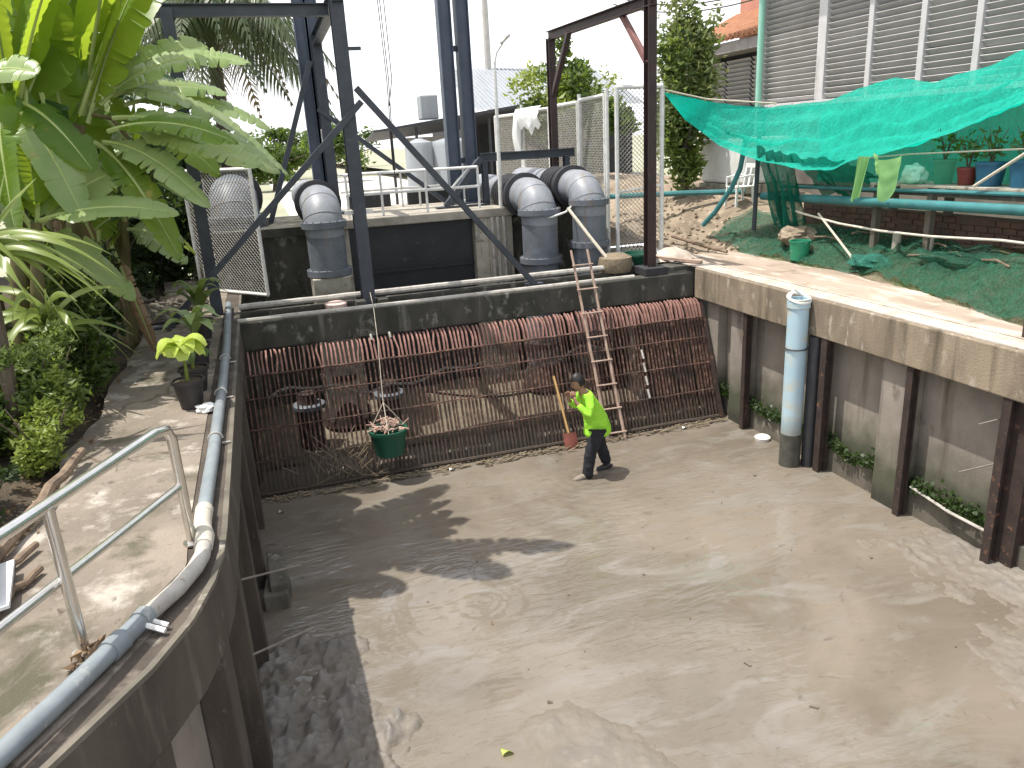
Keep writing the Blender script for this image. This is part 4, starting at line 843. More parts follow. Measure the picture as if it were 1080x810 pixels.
# potted plants along the wall
POTS = [(-.93, 8.15, .155, .30, 'lime', 'nearest black pot with a bright lime green cabbage like plant'), (-.92, 8.75, .155, .27, 'lime2', 'second black pot in the row, directly behind the lime plant'),
        (-.95, 9.9, .15, .27, 'big', 'black pot with broad grey green leaves, third along the wall'), (-.98, 11.4, .15, .27, 'upright', 'farthest black pot with upright yellow green leaves by the brace foot')]
for x, y, r, h, kd, lab in POTS:
    t = thing('potted_plant', lab, 'plant', (x, y, 2.552), 'potted plants on the walkway')
    mb = MB(); mb.lathe([(r * .68, 0), (r * .95, h - .03), (r * 1.08, h - .03), (r * 1.08, h), (r * .95, h), (r * .92, h - .035), (.01, h - .035)], (x, y, 2.552), 20); mb.build('pot', M['pot_black'], t, smooth=True)
    mb = MB(); mb.lathe([(r * .9, h - .034), (r * .85, h - .02), (.01, h - .012)], (x, y, 2.552), 16); mb.build('soil', M['soil'], t, smooth=True)
    z = 2.552 + h
    if kd in ('lime', 'lime2'):
        mb = MB(); hh = .30 if kd == 'lime' else .16; mb.tube([(x, y, z - .03), (x + .01, y, z + hh)], [.02, .014], 8); mb.build('stem', M['leaf_yellow'], t, smooth=True)
        mb = MB()
        for k in range(14 if kd == 'lime' else 7):
            a = k * 2.4; L = random.uniform(.16, .25); b = Vector((x, y, z + hh - .06 + k * .008)); d = Vector((math.cos(a), math.sin(a), 0))
            blade(mb, bez(b, b + d * L * .6 + Vector((0, 0, .16)), b + d * L + Vector((0, 0, -.02)), 7), .19 if kd == 'lime' else .12, .35, lambda f: math.sin(math.pi * min(1, f * .8 + .12)) ** .6)
        mb.build('leaves', M['lime'] if kd == 'lime' else M['leaf_mid'], t, smooth=True, ang=180)
    else:
        mb = MB(); mb.tube([(x, y, z - .03), (x, y, z + .18)], .014, 6); mb.build('stem', M['banana_stem'], t, smooth=True)
        mb = MB()
        for k in range(11):
            a = k * 2.4 + .5; L = random.uniform(.30, .50); b = Vector((x, y, z + .08 + .02 * k)); d = Vector((math.cos(a), math.sin(a), 0)); up_ = .32 if kd == 'big' else .45
            blade(mb, bez(b, b + d * L * .4 + Vector((0, 0, up_)), b + d * L + Vector((0, 0, .08 if kd == 'big' else .22)), 8), .15, .2)
        mb.build('leaves', M['banana_pale'] if kd == 'big' else M['leaf_light'], t, smooth=True, ang=180)
crumple('plastic_bag', M['white_plastic'], (-.79, 7.93, 2.585), (.10, .07, .045), 'crumpled white plastic scrap at the foot of the nearest pot', 'litter', 3)
mb = MB(); leafcards(mb, (-1.16, 3.93, 2.585), (.10, .11, .02), 34, .075, asp=1.8); tag(mb.build('leaf_litter', M['deadleaf'], loc=(-1.2, 3.9, 2.55)), 'heap of curled brown dry leaves beside the railing post', 'leaves')
# fallen logs and sheet at the walkway edge
for p, q, r, lab in (((-1.95, 5.1, 2.60), (-1.72, 6.95, 2.66), .05, 'crooked grey brown log along the garden edge of the walkway'), ((-1.98, 4.6, 2.60), (-1.72, 5.35, 2.60), .032, 'thin straight pale stick lying between log and white board'), ((-1.85, 4.4, 2.59), (-1.62, 5.0, 2.59), .03, 'shorter pale stick beside the lower end of the log')):
    p, q = Vector(p), Vector(q); mb = MB(); mb.tube([p.lerp(q, i / 8) + Vector((.05 * nz(i, 0, .7, p.x), 0, .02 * nz(i, 3, .9))) for i in range(9)], [r * (1.1 - .05 * i + .1 * nz(i, 1, .8)) for i in range(9)], 8)
    tag(mb.build('log' if r > .04 else 'stick', M['log'], loc=p, smooth=True), lab, 'log' if r > .04 else 'stick')
mb = MB(); mb.box((-2.08, 4.85, 2.74), (.55, .85, .02), .25, 0, -.35); mb.box((-1.95, 4.72, 2.62), (.5, .6, .02), .2, 0, -.1)
tag(mb.build('white_board', M['sheet_white'], loc=(-2, 4.8, 2.6)), 'stack of pale white boards at the far left edge', 'board')

# ------------------------------------------------------------------ banana plants
def banana_leaf(parent, b, tip, wid, arch, mt, side=None, torn=.5, roll=None):
    roll = random.uniform(.35, .95) if roll is None else roll
    b, tip = Vector(b), Vector(tip); L = (tip - b).length; mid = (b + tip) / 2 + Vector((0, 0, L * arch)); N = 54
    pts = bez(b, mid, tip, N); mb = MB(); s0 = int(N * .10)
    base_side = side or Vector((random.uniform(-1, 1), random.uniform(-1, 1), 0))
    for sd in (-1, 1):
        i = s0
        while i < N:
            k = min(N, i + random.choice((2, 3, 4, 6, 9) if torn > .3 else (6, 10, 16))); dr = random.uniform(.2, .95) if random.random() < torn else random.uniform(.05, .3); vs = []
            for j in range(i, k + 1):
                t_ = (pts[min(j + 1, N)] - pts[max(j - 1, 0)]).normalized()
                s_ = t_.cross(Vector((0, 0, 1)));
                if s_.length < .25: s_ = base_side
                s_ = (s_ - t_ * s_.dot(t_)).normalized(); u_ = s_.cross(t_); f_ = (j - s0) / (N - s0); sg = (1 if s_.y < 0 else -1) * roll; s_, u_ = s_ * math.cos(sg) - u_ * math.sin(sg), u_ * math.cos(sg) + s_ * math.sin(sg)
                w_ = wid * .5 * min(1, (f_ * 5 + .15)) * (max(0, 1 - f_ ** 5)) ** .6
                if torn > .15: w_ *= random.uniform(.84, .95) if (j == i or j == k) else 1
                pl = .007 if j % 2 else -.007
                p = pts[j]; e1 = p + sd * s_ * w_ * .5 * math.cos(.25) + u_ * (w_ * .12 + pl); e2 = e1 + sd * s_ * w_ * .5 * math.cos(dr) - u_ * (w_ * .5 * math.sin(dr) + pl * .6)
                if torn > .3 and j == k: e2 -= t_ * random.uniform(.0, .035)
                vs += [p + u_ * .004, e1, e2]
            mb.add(vs, [(q * 3 + r_, q * 3 + r_ + 1, q * 3 + r_ + 4, q * 3 + r_ + 3) for q in range(k - i) for r_ in (0, 1)]); i = k
    lf = mb.build('leaf', mt, parent, smooth=True, ang=180)
    mb = MB(); mb.tube(pts, [.028 * (1 - .85 * i / N) for i in range(N + 1)], 6); mb.build('midrib', M['banana_rib'], lf, smooth=True)
    return lf
def stem_mb(pts, r0, r1):
    mb = MB(); n = len(pts); mb.tube(pts, [r0 + (r1 - r0) * i / (n - 1) for i in range(n)], 14); return mb
B, BP, BD = M['banana'], M['banana_pale'], M['banana_dark']
t = thing('banana_plant', 'tallest banana plant with long torn leaves arching over the mesh panel', 'banana plant', (-2.3, 10.2, 2.5))
stem_mb([(-2.3, 10.2, 2.4), (-2.15, 10.15, 3.6), (-1.95, 10.05, 4.7), (-1.75, 10.0, 5.4)], .13, .07).build('pseudostem', M['banana_stem'], t, smooth=True)
for b, tip, w_, ar, m_ in (((-1.3, 10.3, 5.6), (.30, 10.6, 5.25), .42, .25, BP), ((-1.4, 9.5, 5.3), (-.1, 9.0, 5.1), .40, .2, B), ((-1.5, 9.7, 5.2), (-.5, 9.3, 4.45), .42, .25, BP), ((-1.6, 9.8, 5.2), (-.9, 9.3, 3.9), .40, .3, B), ((-1.4, 10.4, 5.8), (-.3, 10.8, 6.25), .42, .22, BP), ((-1.89, 10.0, 5.22), (-1.79, 9.6, 7.3), .75, .1, B), ((-1.66, 10.0, 5.41), (-.53, 9.9, 7.25), .85, .15, B), ((-1.5, 10.0, 5.6), (.16, 10.0, 5.98), .5, .28, BP), ((-1.40, 10.2, 5.7), (-.16, 10.6, 5.70), .5, .16, BP),
        ((-1.45, 10.0, 5.75), (.42, 10.2, 4.70), .52, .30, BP), ((-1.36, 9.7, 5.44), (.30, 9.6, 4.76), .5, .22, BP), ((-1.25, 9.9, 5.30), (.10, 9.2, 4.86), .5, .12, BP), ((-1.49, 10.2, 5.46), (-1.13, 10.5, 4.2), .5, .25, B),
        ((-1.64, 10.6, 6.15), (-1.70, 10.8, 8.2), .8, .1, B), ((-1.68, 10.4, 5.6), (-.35, 11.4, 7.4), .7, .2, B), ((-1.7, 9.9, 5.5), (.40, 9.0, 8.4), .6, .12, B), ((-1.7, 10.1, 5.5), (-.4, 8.6, 7.9), .75, .15, B)):
    banana_leaf(t, b, tip, w_, ar, m_, torn=.55 if m_ is BP else .35)
t2 = thing('fruit_bunch', 'dark green bunch of bananas hanging among the leaves', 'fruit', (-1.25, 10.0, 4.9))
mb = MB(); mb.tube([(-1.6, 10.0, 5.5), (-1.4, 9.95, 5.45), (-1.25, 9.9, 5.2), (-1.2, 9.9, 4.75)], .025, 8); mb.build('stalk', M['banana_stem'], t2, smooth=True)
mb = MB()
for k in range(70):
    a = k * 2.4; z = 5.15 - .42 * (k / 70); d = Vector((math.cos(a), math.sin(a), 0)); p = Vector((-1.22, 9.9, z)); mb.tube([p + d * .04, p + d * .12 + Vector((0, 0, .01)), p + d * .16 + Vector((0, 0, .09))], [.016, .02, .008], 6)
mb.build('fruits', M['fruit'], t2, smooth=True)
t = thing('banana_plant', 'banana plant at the left edge with dark hanging leaves', 'banana plant', (-2.7, 9.2, 2.5))
stem_mb([(-2.7, 9.2, 2.4), (-2.5, 9.3, 3.8), (-2.25, 9.4, 5.2)], .12, .07).build('pseudostem', M['banana_stem'], t, smooth=True)
for b, tip, w_, ar, m_ in (((-1.95, 9.5, 5.7), (-1.86, 9.3, 4.75), .5, .12, BD), ((-2.05, 9.4, 5.8), (-2.12, 9.0, 4.62), .62, .14, B), ((-2.1, 9.3, 5.6), (-1.55, 9.1, 4.9), .5, .25, B), ((-2.1, 9.2, 5.5), (-1.7, 9.0, 4.4), .45, .25, BP), ((-2.2, 9.3, 5.6), (-2.6, 9.0, 4.9), .5, .3, B), ((-2.2, 9.4, 5.5), (-2.5, 9.2, 6.7), .65, .15, B), ((-2.29, 9.0, 5.84), (-1.75, 8.6, 5.80), .35, .15, BP),
        ((-2.26, 9.0, 5.40), (-2.25, 8.6, 4.3), .55, .2, B), ((-2.25, 9.4, 5.3), (-1.2, 10.5, 7.2), .7, .15, B), ((-2.25, 9.4, 5.3), (-2.2, 9.9, 7.6), .75, .1, B), ((-2.25, 9.4, 5.3), (-1.3, 8.7, 6.9), .7, .2, B), ((-2.3, 9.4, 5.2), (-2.9, 8.8, 5.6), .7, .3, B), ((-2.2, 9.4, 5.4), (-1.1, 9.5, 7.9), .7, .12, B)):
    banana_leaf(t, b, tip, w_, ar, m_, torn=.25)
t = thing('banana_plant', 'low banana plant holding one broad pale leaf across the path edge', 'banana plant', (-2.5, 9.1, 2.5))
stem_mb([(-2.42, 9.1, 2.4), (-2.32, 9.05, 3.6), (-2.15, 9.0, 4.45)], .10, .05).build('pseudostem', M['banana_stem'], t, smooth=True)
for b, tip, w_, ar, m_ in (((-2.12, 9.0, 4.46), (-.80, 9.0, 4.42), .50, .16, BP), ((-2.15, 9.1, 4.4), (-1.2, 9.9, 4.9), .5, .2, BP), ((-2.2, 9.0, 4.4), (-2.6, 8.8, 5.3), .5, .2, B), ((-2.15, 9.1, 4.3), (-1.45, 9.4, 3.5), .45, .25, BP), ((-2.15, 9.0, 4.4), (-2.0, 9.6, 5.3), .5, .15, B)):
    banana_leaf(t, b, tip, w_, ar, m_, torn=.3)
t = thing('banana_plant', 'banana plant farther back with drooping leaves behind the dark left post', 'banana plant', (-2.1, 12.3, 2.5))
stem_mb([(-2.1, 12.3, 2.4), (-2.0, 12.3, 4.2), (-1.9, 12.2, 5.8)], .14, .07).build('pseudostem', M['banana_stem'], t, smooth=True)
for k in range(10):
    a = k * 2.4; L = random.uniform(1.2, 1.9); b = Vector((-1.9, 12.2, 5.5 + .04 * k)); banana_leaf(t, b, b + Vector((math.cos(a) * L, math.sin(a) * L, random.uniform(-1.0, 1.2))), .6, .35, (B, BP, BD)[k % 3], torn=.4)
t = thing('banana_plant', 'banana plant in the back of the garden with yellow backlit leaves', 'banana plant', (-3.6, 11.8, 2.6))
stem_mb([(-3.6, 11.8, 2.4), (-3.5, 11.8, 4.2), (-3.3, 11.7, 5.6)], .15, .08).build('pseudostem', M['banana_stem'], t, smooth=True)
for k in range(13):
    a = k * 2.4; L = random.uniform(1.0, 1.9); b = Vector((-3.3, 11.7, 5.3 + .04 * k)); banana_leaf(t, b, b + Vector((math.cos(a) * L, math.sin(a) * L, random.uniform(-.7, 1.7))), .75, .3, (B, B, BD)[k % 3], torn=.3)
t = thing('banana_plant', 'banana plant with bright yellow green upright leaves, second from the left edge', 'banana plant', (-2.55, 11.0, 2.5))
stem_mb([(-2.55, 11.0, 2.4), (-2.45, 10.95, 4.0), (-2.25, 10.8, 5.4)], .13, .07).build('pseudostem', M['banana_stem'], t, smooth=True)
for k in range(17):
    a = k * 2.4 + .7; L = random.uniform(1.0, 1.9); b = Vector((-2.25, 10.8, 5.2 + .05 * k)); banana_leaf(t, b, b + Vector((math.cos(a) * L * .9, math.sin(a) * L * .7, random.uniform(-1.3, 1.9) if k % 3 else random.uniform(1.2, 2.2))), random.uniform(.55, .8), random.uniform(.12, .4), (B, BP, B, BD)[k % 4], torn=random.choice((.2, .5)))
for k in range(6):
    b = Vector((-2.3 + .1 * k, 10.7, 5.0 - .2 * k)); banana_leaf(t, b, b + Vector((random.uniform(-.35, .4), random.uniform(-.4, .1), random.uniform(-2.0, -1.2))), .2, .05, M['deadleaf'], torn=.9)
t = thing('banana_plant', 'young banana plant with low drooping leaves over the shaded path', 'banana plant', (-1.9, 12.0, 2.5))
stem_mb([(-2.0, 12.0, 2.4), (-1.9, 11.9, 3.4), (-1.75, 11.8, 4.3)], .10, .05).build('pseudostem', M['banana_stem'], t, smooth=True)
for k in range(11):
    a = k * 2.4; L = random.uniform(.8, 1.5); b = Vector((-1.75, 11.8, 4.1 + .05 * k)); banana_leaf(t, b, b + Vector((math.cos(a) * L * .8, math.sin(a) * L, random.uniform(-.9, .8))), .5, .3, (BP, B, BD)[k % 3], torn=.4)
# strap leaved plants
for (cx, cy, cz), sc, lab in (((-2.28, 7.6, 4.25), 1, 'spidery plant with long arching yellow striped leaves at the left edge'), ((-2.2, 8.7, 3.35), 1.0, 'lower clump of strap leaves behind the spidery plant')):
    t = thing('strap_leaf_plant', lab, 'plant', (cx, cy, 2.5))
    mb = MB(); mb.tube([(cx - .1, cy, 2.4), (cx - .03, cy, (2.4 + cz) / 2), (cx, cy, cz)], [.07, .06, .07], 8); mb.build('stem', M['trunk'], t, smooth=True)
    tips = [((-1.70, 7.45, 4.90), .10), ((-1.22, 7.4, 4.02), .45), ((-1.30, 7.4, 3.72), .5), ((-1.52, 7.4, 3.66), .5), ((-1.58, 7.4, 4.38), .3), ((-1.45, 7.4, 3.86), .45), ((-1.92, 7.5, 4.98), .05), ((-1.20, 7.35, 3.60), .5), ((-1.75, 7.3, 3.75), .6), ((-1.36, 7.3, 3.95), .45), ((-1.62, 7.2, 3.5), .6), ((-1.95, 7.2, 3.6), .7), ((-1.30, 7.7, 4.2), .4), ((-1.7, 7.9, 3.9), .5)] if cz > 4 else []
    for k in range(8 if cz > 4 else 34):
        a = random.uniform(0, 6.28); L = random.uniform(.6, 1.0) * sc; tips.append(((cx + math.cos(a) * L, cy + math.sin(a) * L, cz + random.uniform(-.6, .5) * sc), .4))
    mb = MB()
    for q, ar in tips:
        b = Vector((cx, cy, cz)) + Vector((random.uniform(-.06, .06), random.uniform(-.06, .06), random.uniform(-.05, .25) if sc == 1 else 0)); q = Vector(q); L = (q - b).length; m_ = b.lerp(q, .45) + Vector((0, 0, ar * L))
        blade(mb, bez(b, m_, q, 14), .075 if sc == 1 else .055, .3, lambda f: min(1, (1 - f) * 2.2) * .95 + .05, side=Vector((-.3, .75, .6)) if sc == 1 else None)
    mb.build('leaves', M['strap'], t, smooth=True, ang=180)

# ------------------------------------------------------------------ shrubs and trees
def shrub(c, rad, n, size, mt, label, name='shrub', blobs=18, cat='shrub'):
    t = thing(name, label, cat, (c[0], c[1], 2.5), None); mb = MB(); clump(mb, c, rad, blobs, n, size); mb.build('foliage', mt, t)
    mb = MB()
    for k in range(7):
        a = k * .9; mb.tube([(c[0], c[1], 2.35), (c[0] + .3 * rad[0] * math.cos(a), c[1] + .3 * rad[1] * math.sin(a), c[2] - .2 * rad[2]), (c[0] + .75 * rad[0] * math.cos(a), c[1] + .75 * rad[1] * math.sin(a), c[2] + .5 * rad[2])], [.02, .012, .005], 5)
    mb.build('branches', M['trunk'], t); return t
shrub((-2.28, 8.0, 3.02), (.55, .65, .66), 5200, .075, M['leaf_light'], 'fine leaved light green shrub below the spidery plant')
shrub((-2.08, 7.2, 2.82), (.36, .45, .38), 2600, .065, M['leaf_yellow'], 'small bright green shrub at the sunny walkway edge')
shrub((-2.75, 7.4, 2.95), (.5, .7, .65), 2600, .09, M['leaf_mid'], 'mid green shrub at the left picture edge')
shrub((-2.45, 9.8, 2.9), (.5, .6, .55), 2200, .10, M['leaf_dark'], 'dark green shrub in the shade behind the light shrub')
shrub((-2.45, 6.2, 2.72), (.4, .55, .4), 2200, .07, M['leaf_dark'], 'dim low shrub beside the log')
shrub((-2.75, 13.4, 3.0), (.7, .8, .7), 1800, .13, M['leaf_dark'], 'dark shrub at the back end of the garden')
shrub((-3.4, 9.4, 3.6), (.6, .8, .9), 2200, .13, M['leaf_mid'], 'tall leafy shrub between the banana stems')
shrub((-2.35, 10.7, 3.3), (.55, .6, 1.0), 3200, .13, M['leaf_dark'], 'dark green shrub added to deepen the shade around the tall banana plant')  # dark foliage added to darken the gap between the banana stems
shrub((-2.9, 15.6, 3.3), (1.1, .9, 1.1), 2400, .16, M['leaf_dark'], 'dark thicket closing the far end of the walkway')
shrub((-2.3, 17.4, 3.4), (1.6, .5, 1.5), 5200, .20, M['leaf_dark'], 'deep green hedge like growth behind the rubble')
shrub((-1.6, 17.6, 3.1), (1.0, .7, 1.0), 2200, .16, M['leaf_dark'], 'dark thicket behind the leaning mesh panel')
shrub((-2.35, 9.75, 3.55), (.5, .5, .75), 3000, .11, M['leaf_light'], 'tall light green shrub in front of the banana stems')
shrub((-4.0, 8.0, 3.8), (.9, 1.3, 1.3), 2600, .15, M['leaf_mid'], 'tall green thicket at the far left behind the strap leaves')
shrub((-2.12, 9.3, 3.0), (.42, .6, .55), 2600, .085, M['leaf_mid'], 'small leafy shrub spilling onto the walkway before the low banana plant')
mb = MB()
for k in range(900):
    x = random.uniform(-3.6, -1.75); y = random.uniform(4.2, 16); z = max(left_h(x, y), 2.5 if x < -1.9 else 2.555) + .015
    if x > -1.85 and random.random() < .5: continue
    leafcards(mb, (x, y, z), (.02, .02, .01), 1, random.uniform(.025, .08))
kind(mb.build('leaf_litter', M['deadleaf'], loc=(-2.5, 9, 2.5)), 'stuff')
mb = MB()
for k in range(120):
    x = random.gauss(-1.75, .25); y = random.gauss(13.8, .7); s_ = random.uniform(.04, .16); mb.box((x, y, 2.56 + s_ * .3), (s_, s_ * 1.2, s_ * .6), random.random() * 3, random.random() * .5, random.random() * .5)
kind(mb.build('rubble', M['conc_dark'], loc=(-1.7, 13.8, 2.55)), 'stuff')
mb = MB(); mb.box((-1.45, 12.7, 2.60), (.75, .12, .06), .25); tag(mb.build('timber', M['rust_dark'], loc=(-1.45, 12.7, 2.55)), 'dark timber lying across the walkway by the brace foot', 'timber')

def tree(base, h, c, rad, n, size, mt, label, blobs=16, r0=.16, name='tree', mt2=None):
    t = thing(name, label, 'tree', base); mb = MB(); b = Vector(base); c = Vector(c)
    mb.tube([b, b.lerp(c, .4) + Vector((.1, 0, 0)), b.lerp(c, .8), c], [r0, r0 * .75, r0 * .5, r0 * .25], 10)
    for k in range(9):
        a = k * 2.4; p = b.lerp(c, .45 + .05 * k); mb.tube([p, p + Vector((math.cos(a) * rad[0] * .45, math.sin(a) * rad[1] * .45, rad[2] * .3)), p + Vector((math.cos(a) * rad[0] * .85, math.sin(a) * rad[1] * .85, rad[2] * .45))], [r0 * .4, r0 * .22, r0 * .08], 6)
    mb.build('trunk', M['trunk'], t, smooth=True)
    mb = MB(); clump(mb, c, rad, blobs, n, size); mb.build('crown', mt, t)
    if mt2: mb = MB(); clump(mb, c + Vector((0, 0, rad[2] * .15)), rad, blobs, n // 3, size); mb.build('crown_tips', mt2, t)
    return t
tree((-4.6, 13.5, 2.5), 5, (-4.4, 13.5, 5.4), (1.7, 1.6, 2.4), 6000, .22, M['leaf_mid'], 'bushy tree behind the banana plants at the left edge', mt2=M['leaf_yellow'])
tree((-3.2, 16.5, 2.5), 6, (-3.1, 16.5, 5.0), (1.5, 1.5, 2.4), 5000, .22, M['leaf_dark'], 'dark tree behind the leftmost steel post', mt2=M['leaf_mid'])
tree((-6.2, 18, 2.5), 6, (-6.2, 18, 6.0), (2.4, 2, 3.4), 6000, .26, M['leaf_mid'], 'tall tree farther back beyond the garden')
tree((-1.4, 20.5, 2.3), 4, (-1.4, 20.5, 4.2), (1.3, 1.2, 1.6), 3600, .2, M['leaf_dark'], 'low dark tree under the drooping palm fronds')
# palm
t = thing('palm_tree', 'palm with drooping grey green fronds behind the left steel frame', 'palm tree', (-.6, 21, 2.2))
mb = MB(); mb.tube([(-.7, 21, 2.2), (-.55, 21, 5), (-.45, 21, 8.5)], [.2, .16, .15], 12); mb.build('trunk', M['trunk'], t, smooth=True)
for k in range(34):
    a = k * 2.4 + .2; L = random.uniform(2.2, 3.3); el_ = random.uniform(-.1, .9) if k < 17 else random.uniform(-.7, 0); b = Vector((-.45, 21, 8.5)); d = Vector((math.cos(a), math.sin(a), 0))
    pts = bez(b, b + d * L * .55 + Vector((0, 0, el_ * 1.3)), b + d * L * .95 + Vector((0, 0, el_ * 1.0 - L * .75)), 22); mb = MB(); mb.tube(pts, [.035 * (1 - .03 * i) for i in range(23)], 5)
    for i in range(2, 23):
        t_ = (pts[min(i + 1, 22)] - pts[i - 1]).normalized(); s_ = t_.cross(Vector((0, 0, 1))).normalized()
        for sd in (-1, 1):
            for j in (0, .33, .66):
                p = pts[i] - t_ * j * .1; ll = .95 * math.sin(math.pi * min(1, i / 24 + .12)) + .15; q = p + (sd * s_ * .55 + t_ * .45 + Vector((0, 0, -.55 + random.uniform(-.25, .1)))).normalized() * ll; m2_ = (p + q) / 2 + Vector((0, 0, .08)); n_ = t_ * .022
                mb.add([p - n_, p + n_, m2_ + n_, m2_ - n_, q], [(0, 1, 2, 3), (3, 2, 4)])
    mb.build('frond', M['palm'] if k % 8 else M['palm_dry'], t)
tree((9.55, 16.6, 2.9), 5, (9.72, 16.7, 5.75), (.78, .8, 2.45), 5200, .19, M['leaf_light'], 'narrow leafy tree with cream green leaves left of the louvred building', blobs=20, r0=.12, mt2=M['leaf_cream'])
tree((9.5, 24, 2.4), 4, (9.6, 24, 5.9), (1.7, 1.5, 1.5), 4200, .2, M['leaf_mid'], 'yellow green tree showing over the white mesh fence', mt2=M['leaf_yellow'])
tree((14.2, 32, 2.4), 4, (14.2, 32, 6.0), (1.8, 1.6, 1.5), 3600, .28, M['leaf_mid'], 'tree beyond the fence under the brown crossbeam')
for x, y, h, r, lab in ((1.5, 62, 5.2, 3.5, 'distant green tree left of the gate beyond the yard'), (6.5, 70, 5.6, 3.5, 'distant green tree between the braced post and the dark shed'), (-5, 58, 6, 4, 'distant tree seen under the palm'), (-12, 50, 7, 5, 'distant broad tree at far left'), (-1, 78, 5.5, 4, 'farthest hazy tree left of the braced post'), (3.6, 84, 6, 4.5, 'farthest tree right of the braced post'), (10, 90, 7, 5, 'far tree hidden behind the shed tanks')):
    tree((x, y, 2.2), h, (x, y, h - .8), (r, 2.5, 2.2), 2200, .45, M['leaf_mid'], lab, r0=.3)

# ------------------------------------------------------------------ background buildings
t = thing('shed', 'low open shed with dark overhanging roof beyond the gate', 'shed', (8, 34, 2.2))
mb = MB(); mb.add([(4.6, 31, 5.50), (13, 31, 6.45), (13, 38, 5.8), (5.2, 38, 5.2), (4.6, 31, 5.58), (13, 31, 6.6), (13, 38, 5.95), (5.2, 38, 5.3)], [(0, 3, 2, 1), (4, 5, 6, 7), (0, 1, 5, 4), (1, 2, 6, 5), (2, 3, 7, 6), (3, 0, 4, 7)]); mb.build('roof', M['shed_dark'], t)
for x in (5.3, 6.3, 7.8, 9.3, 11):
    mb = MB(); mb.tube([(x, 31.3, 2.2), (x, 31.3, 5.55 + (x - 5.3) * .08)], .06, 6); mb.build('post', M['shed_dark'], t)
mb = MB(); mb.span((7.0, 37, 2.2), (12, 37.2, 5.3)); mb.build('back_wall', M['wall_pale'], t)
mb = MB(); mb.box((6.9, 31.6, 6.35), (.7, .7, .9)); tag(mb.build('roof_tank', M['shed_grey'], loc=(6.9, 31.6, 5.9), bev=.05), 'grey square tank on the dark shed roof', 'tank')
for x, r, lab in ((6.1, .55, 'left grey cylindrical tank under the shed roof'), (7.35, .85, 'wider grey cylindrical tank under the shed roof')):
    mb = MB(); mb.lathe([(r, 2.2), (r, 4.9), (r * .9, 5.05), (.1, 5.2)], (x, 30, 0), 20); tag(mb.build('water_tank', M['shed_grey'], loc=(x, 30, 2.2), smooth=True), lab, 'tank')
t = thing('warehouse', 'grey metal clad warehouse behind the fence and lamp pole', 'building', (13, 40, 2.2))
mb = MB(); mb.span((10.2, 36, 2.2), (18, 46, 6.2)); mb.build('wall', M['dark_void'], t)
mb = MB()
for i in range(40): x = 10.0 + i * .21; mb.add([(x, 35.4, 6.3), (x + .1, 35.4, 6.3), (x + .1, 42, 8.6), (x, 42, 8.6), (x + .105, 35.4, 6.33), (x + .205, 35.4, 6.33), (x + .205, 42, 8.63), (x + .105, 42, 8.63)], [(0, 1, 2, 3), (4, 5, 6, 7), (1, 4, 7, 2)])
mb.build('roof', M['shed_grey'], t)
mb = MB(); mb.tube([(12.6, 42, 2.2), (12.6, 42, 14)], [.22, .16], 10); tag(mb.build('utility_pole', M['pole_conc'], loc=(12.6, 42, 2.2), smooth=True), 'tall concrete utility pole rising behind the warehouse', 'utility pole')
mb = MB(); mb.tube([(8.9, 33, 2.2), (8.9, 33, 8.4)], .04, 6); tag(mb.build('mast', M['galv'], loc=(8.9, 33, 2.2)), 'thin bare mast left of the lamp pole', 'mast')

# louvred building on the right
t = thing('louvred_building', 'two storey building with rows of grey louvres above the green net', 'building', (13, 14, 2.9))
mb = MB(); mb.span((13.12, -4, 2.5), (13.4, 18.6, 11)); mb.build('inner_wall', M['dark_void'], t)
mb = MB(); mb.span((12.95, -4, 2.5), (13.117, 18.6, 5.38)); mb.build('wall', M['wall_dark'], t)
mb = MB(); mb.span((12.9, -4, 5.383), (13.117, 18.6, 5.50)); mb.build('sill', M['louvre_frame'], t, bev=.01)
ys = [18.45, 16.15, 14.62, 13.2, 11.9, 10.6, 9.3, 8.0, 6.7, 5.4, 4.1, 2.8]
for i, y in enumerate(ys):
    mb = MB(); wd = .14 if i == 1 else .07; mb.span((12.92, y - wd, 5.503), (13.115, y + wd, 9.4)); mb.build('mullion', M['louvre_frame'], t, bev=.01)
for a, b in zip(ys, ys[1:]):
    mb = MB(); z = 5.58
    while z < 9.35: mb.box((13.02, (a + b) / 2, z + random.uniform(-.006, .006)), (.15, a - b - .16, .014), random.uniform(-.004, .004), random.uniform(-.003, .003), R(42 + random.gauss(0, 2.5))); z += .125
    mb.build('louvre', M['louvre'], t)
mb = MB(); mb.span((12.2, -4, 9.42), (13.6, 18.9, 9.6)); mb.build('eave', M['eave'], t)
mb = MB(); mb.tube([(12.78, 18.3, 4.6), (12.78, 18.3, 8.2)], .075, 10); mb.build('downpipe', M['bag'], t, smooth=True)
t = thing('tiled_house', 'salmon house with orange tiled roof behind the narrow leafy tree', 'house', (15, 23, 2.5))
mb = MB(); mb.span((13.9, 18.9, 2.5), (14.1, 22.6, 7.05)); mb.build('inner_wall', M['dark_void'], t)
for a, b in ((19.0, 20.1), (20.2, 21.4), (21.5, 22.5)):
    mb = MB(); z = 5.6
    while z < 6.9: mb.box((13.84, (a + b) / 2, z), (.14, b - a, .014), 0, 0, R(42)); z += .12
    mb.build('louvre', M['louvre'], t)
mb = MB(); mb.span((13.7, 18.9, 2.5), (13.897, 22.6, 5.5)); mb.build('wall', M['wall_dark'], t)
mb = MB(); mb.span((13.1, 18.8, 6.98), (14.2, 22.7, 7.26)); mb.build('fascia', M['eave'], t)
mb = MB()
for i in range(17):
    y = 18.8 + i * .24; mb.tube([(13.0, y, 7.36), (15.0, y, 8.25)], .10, 6, True)
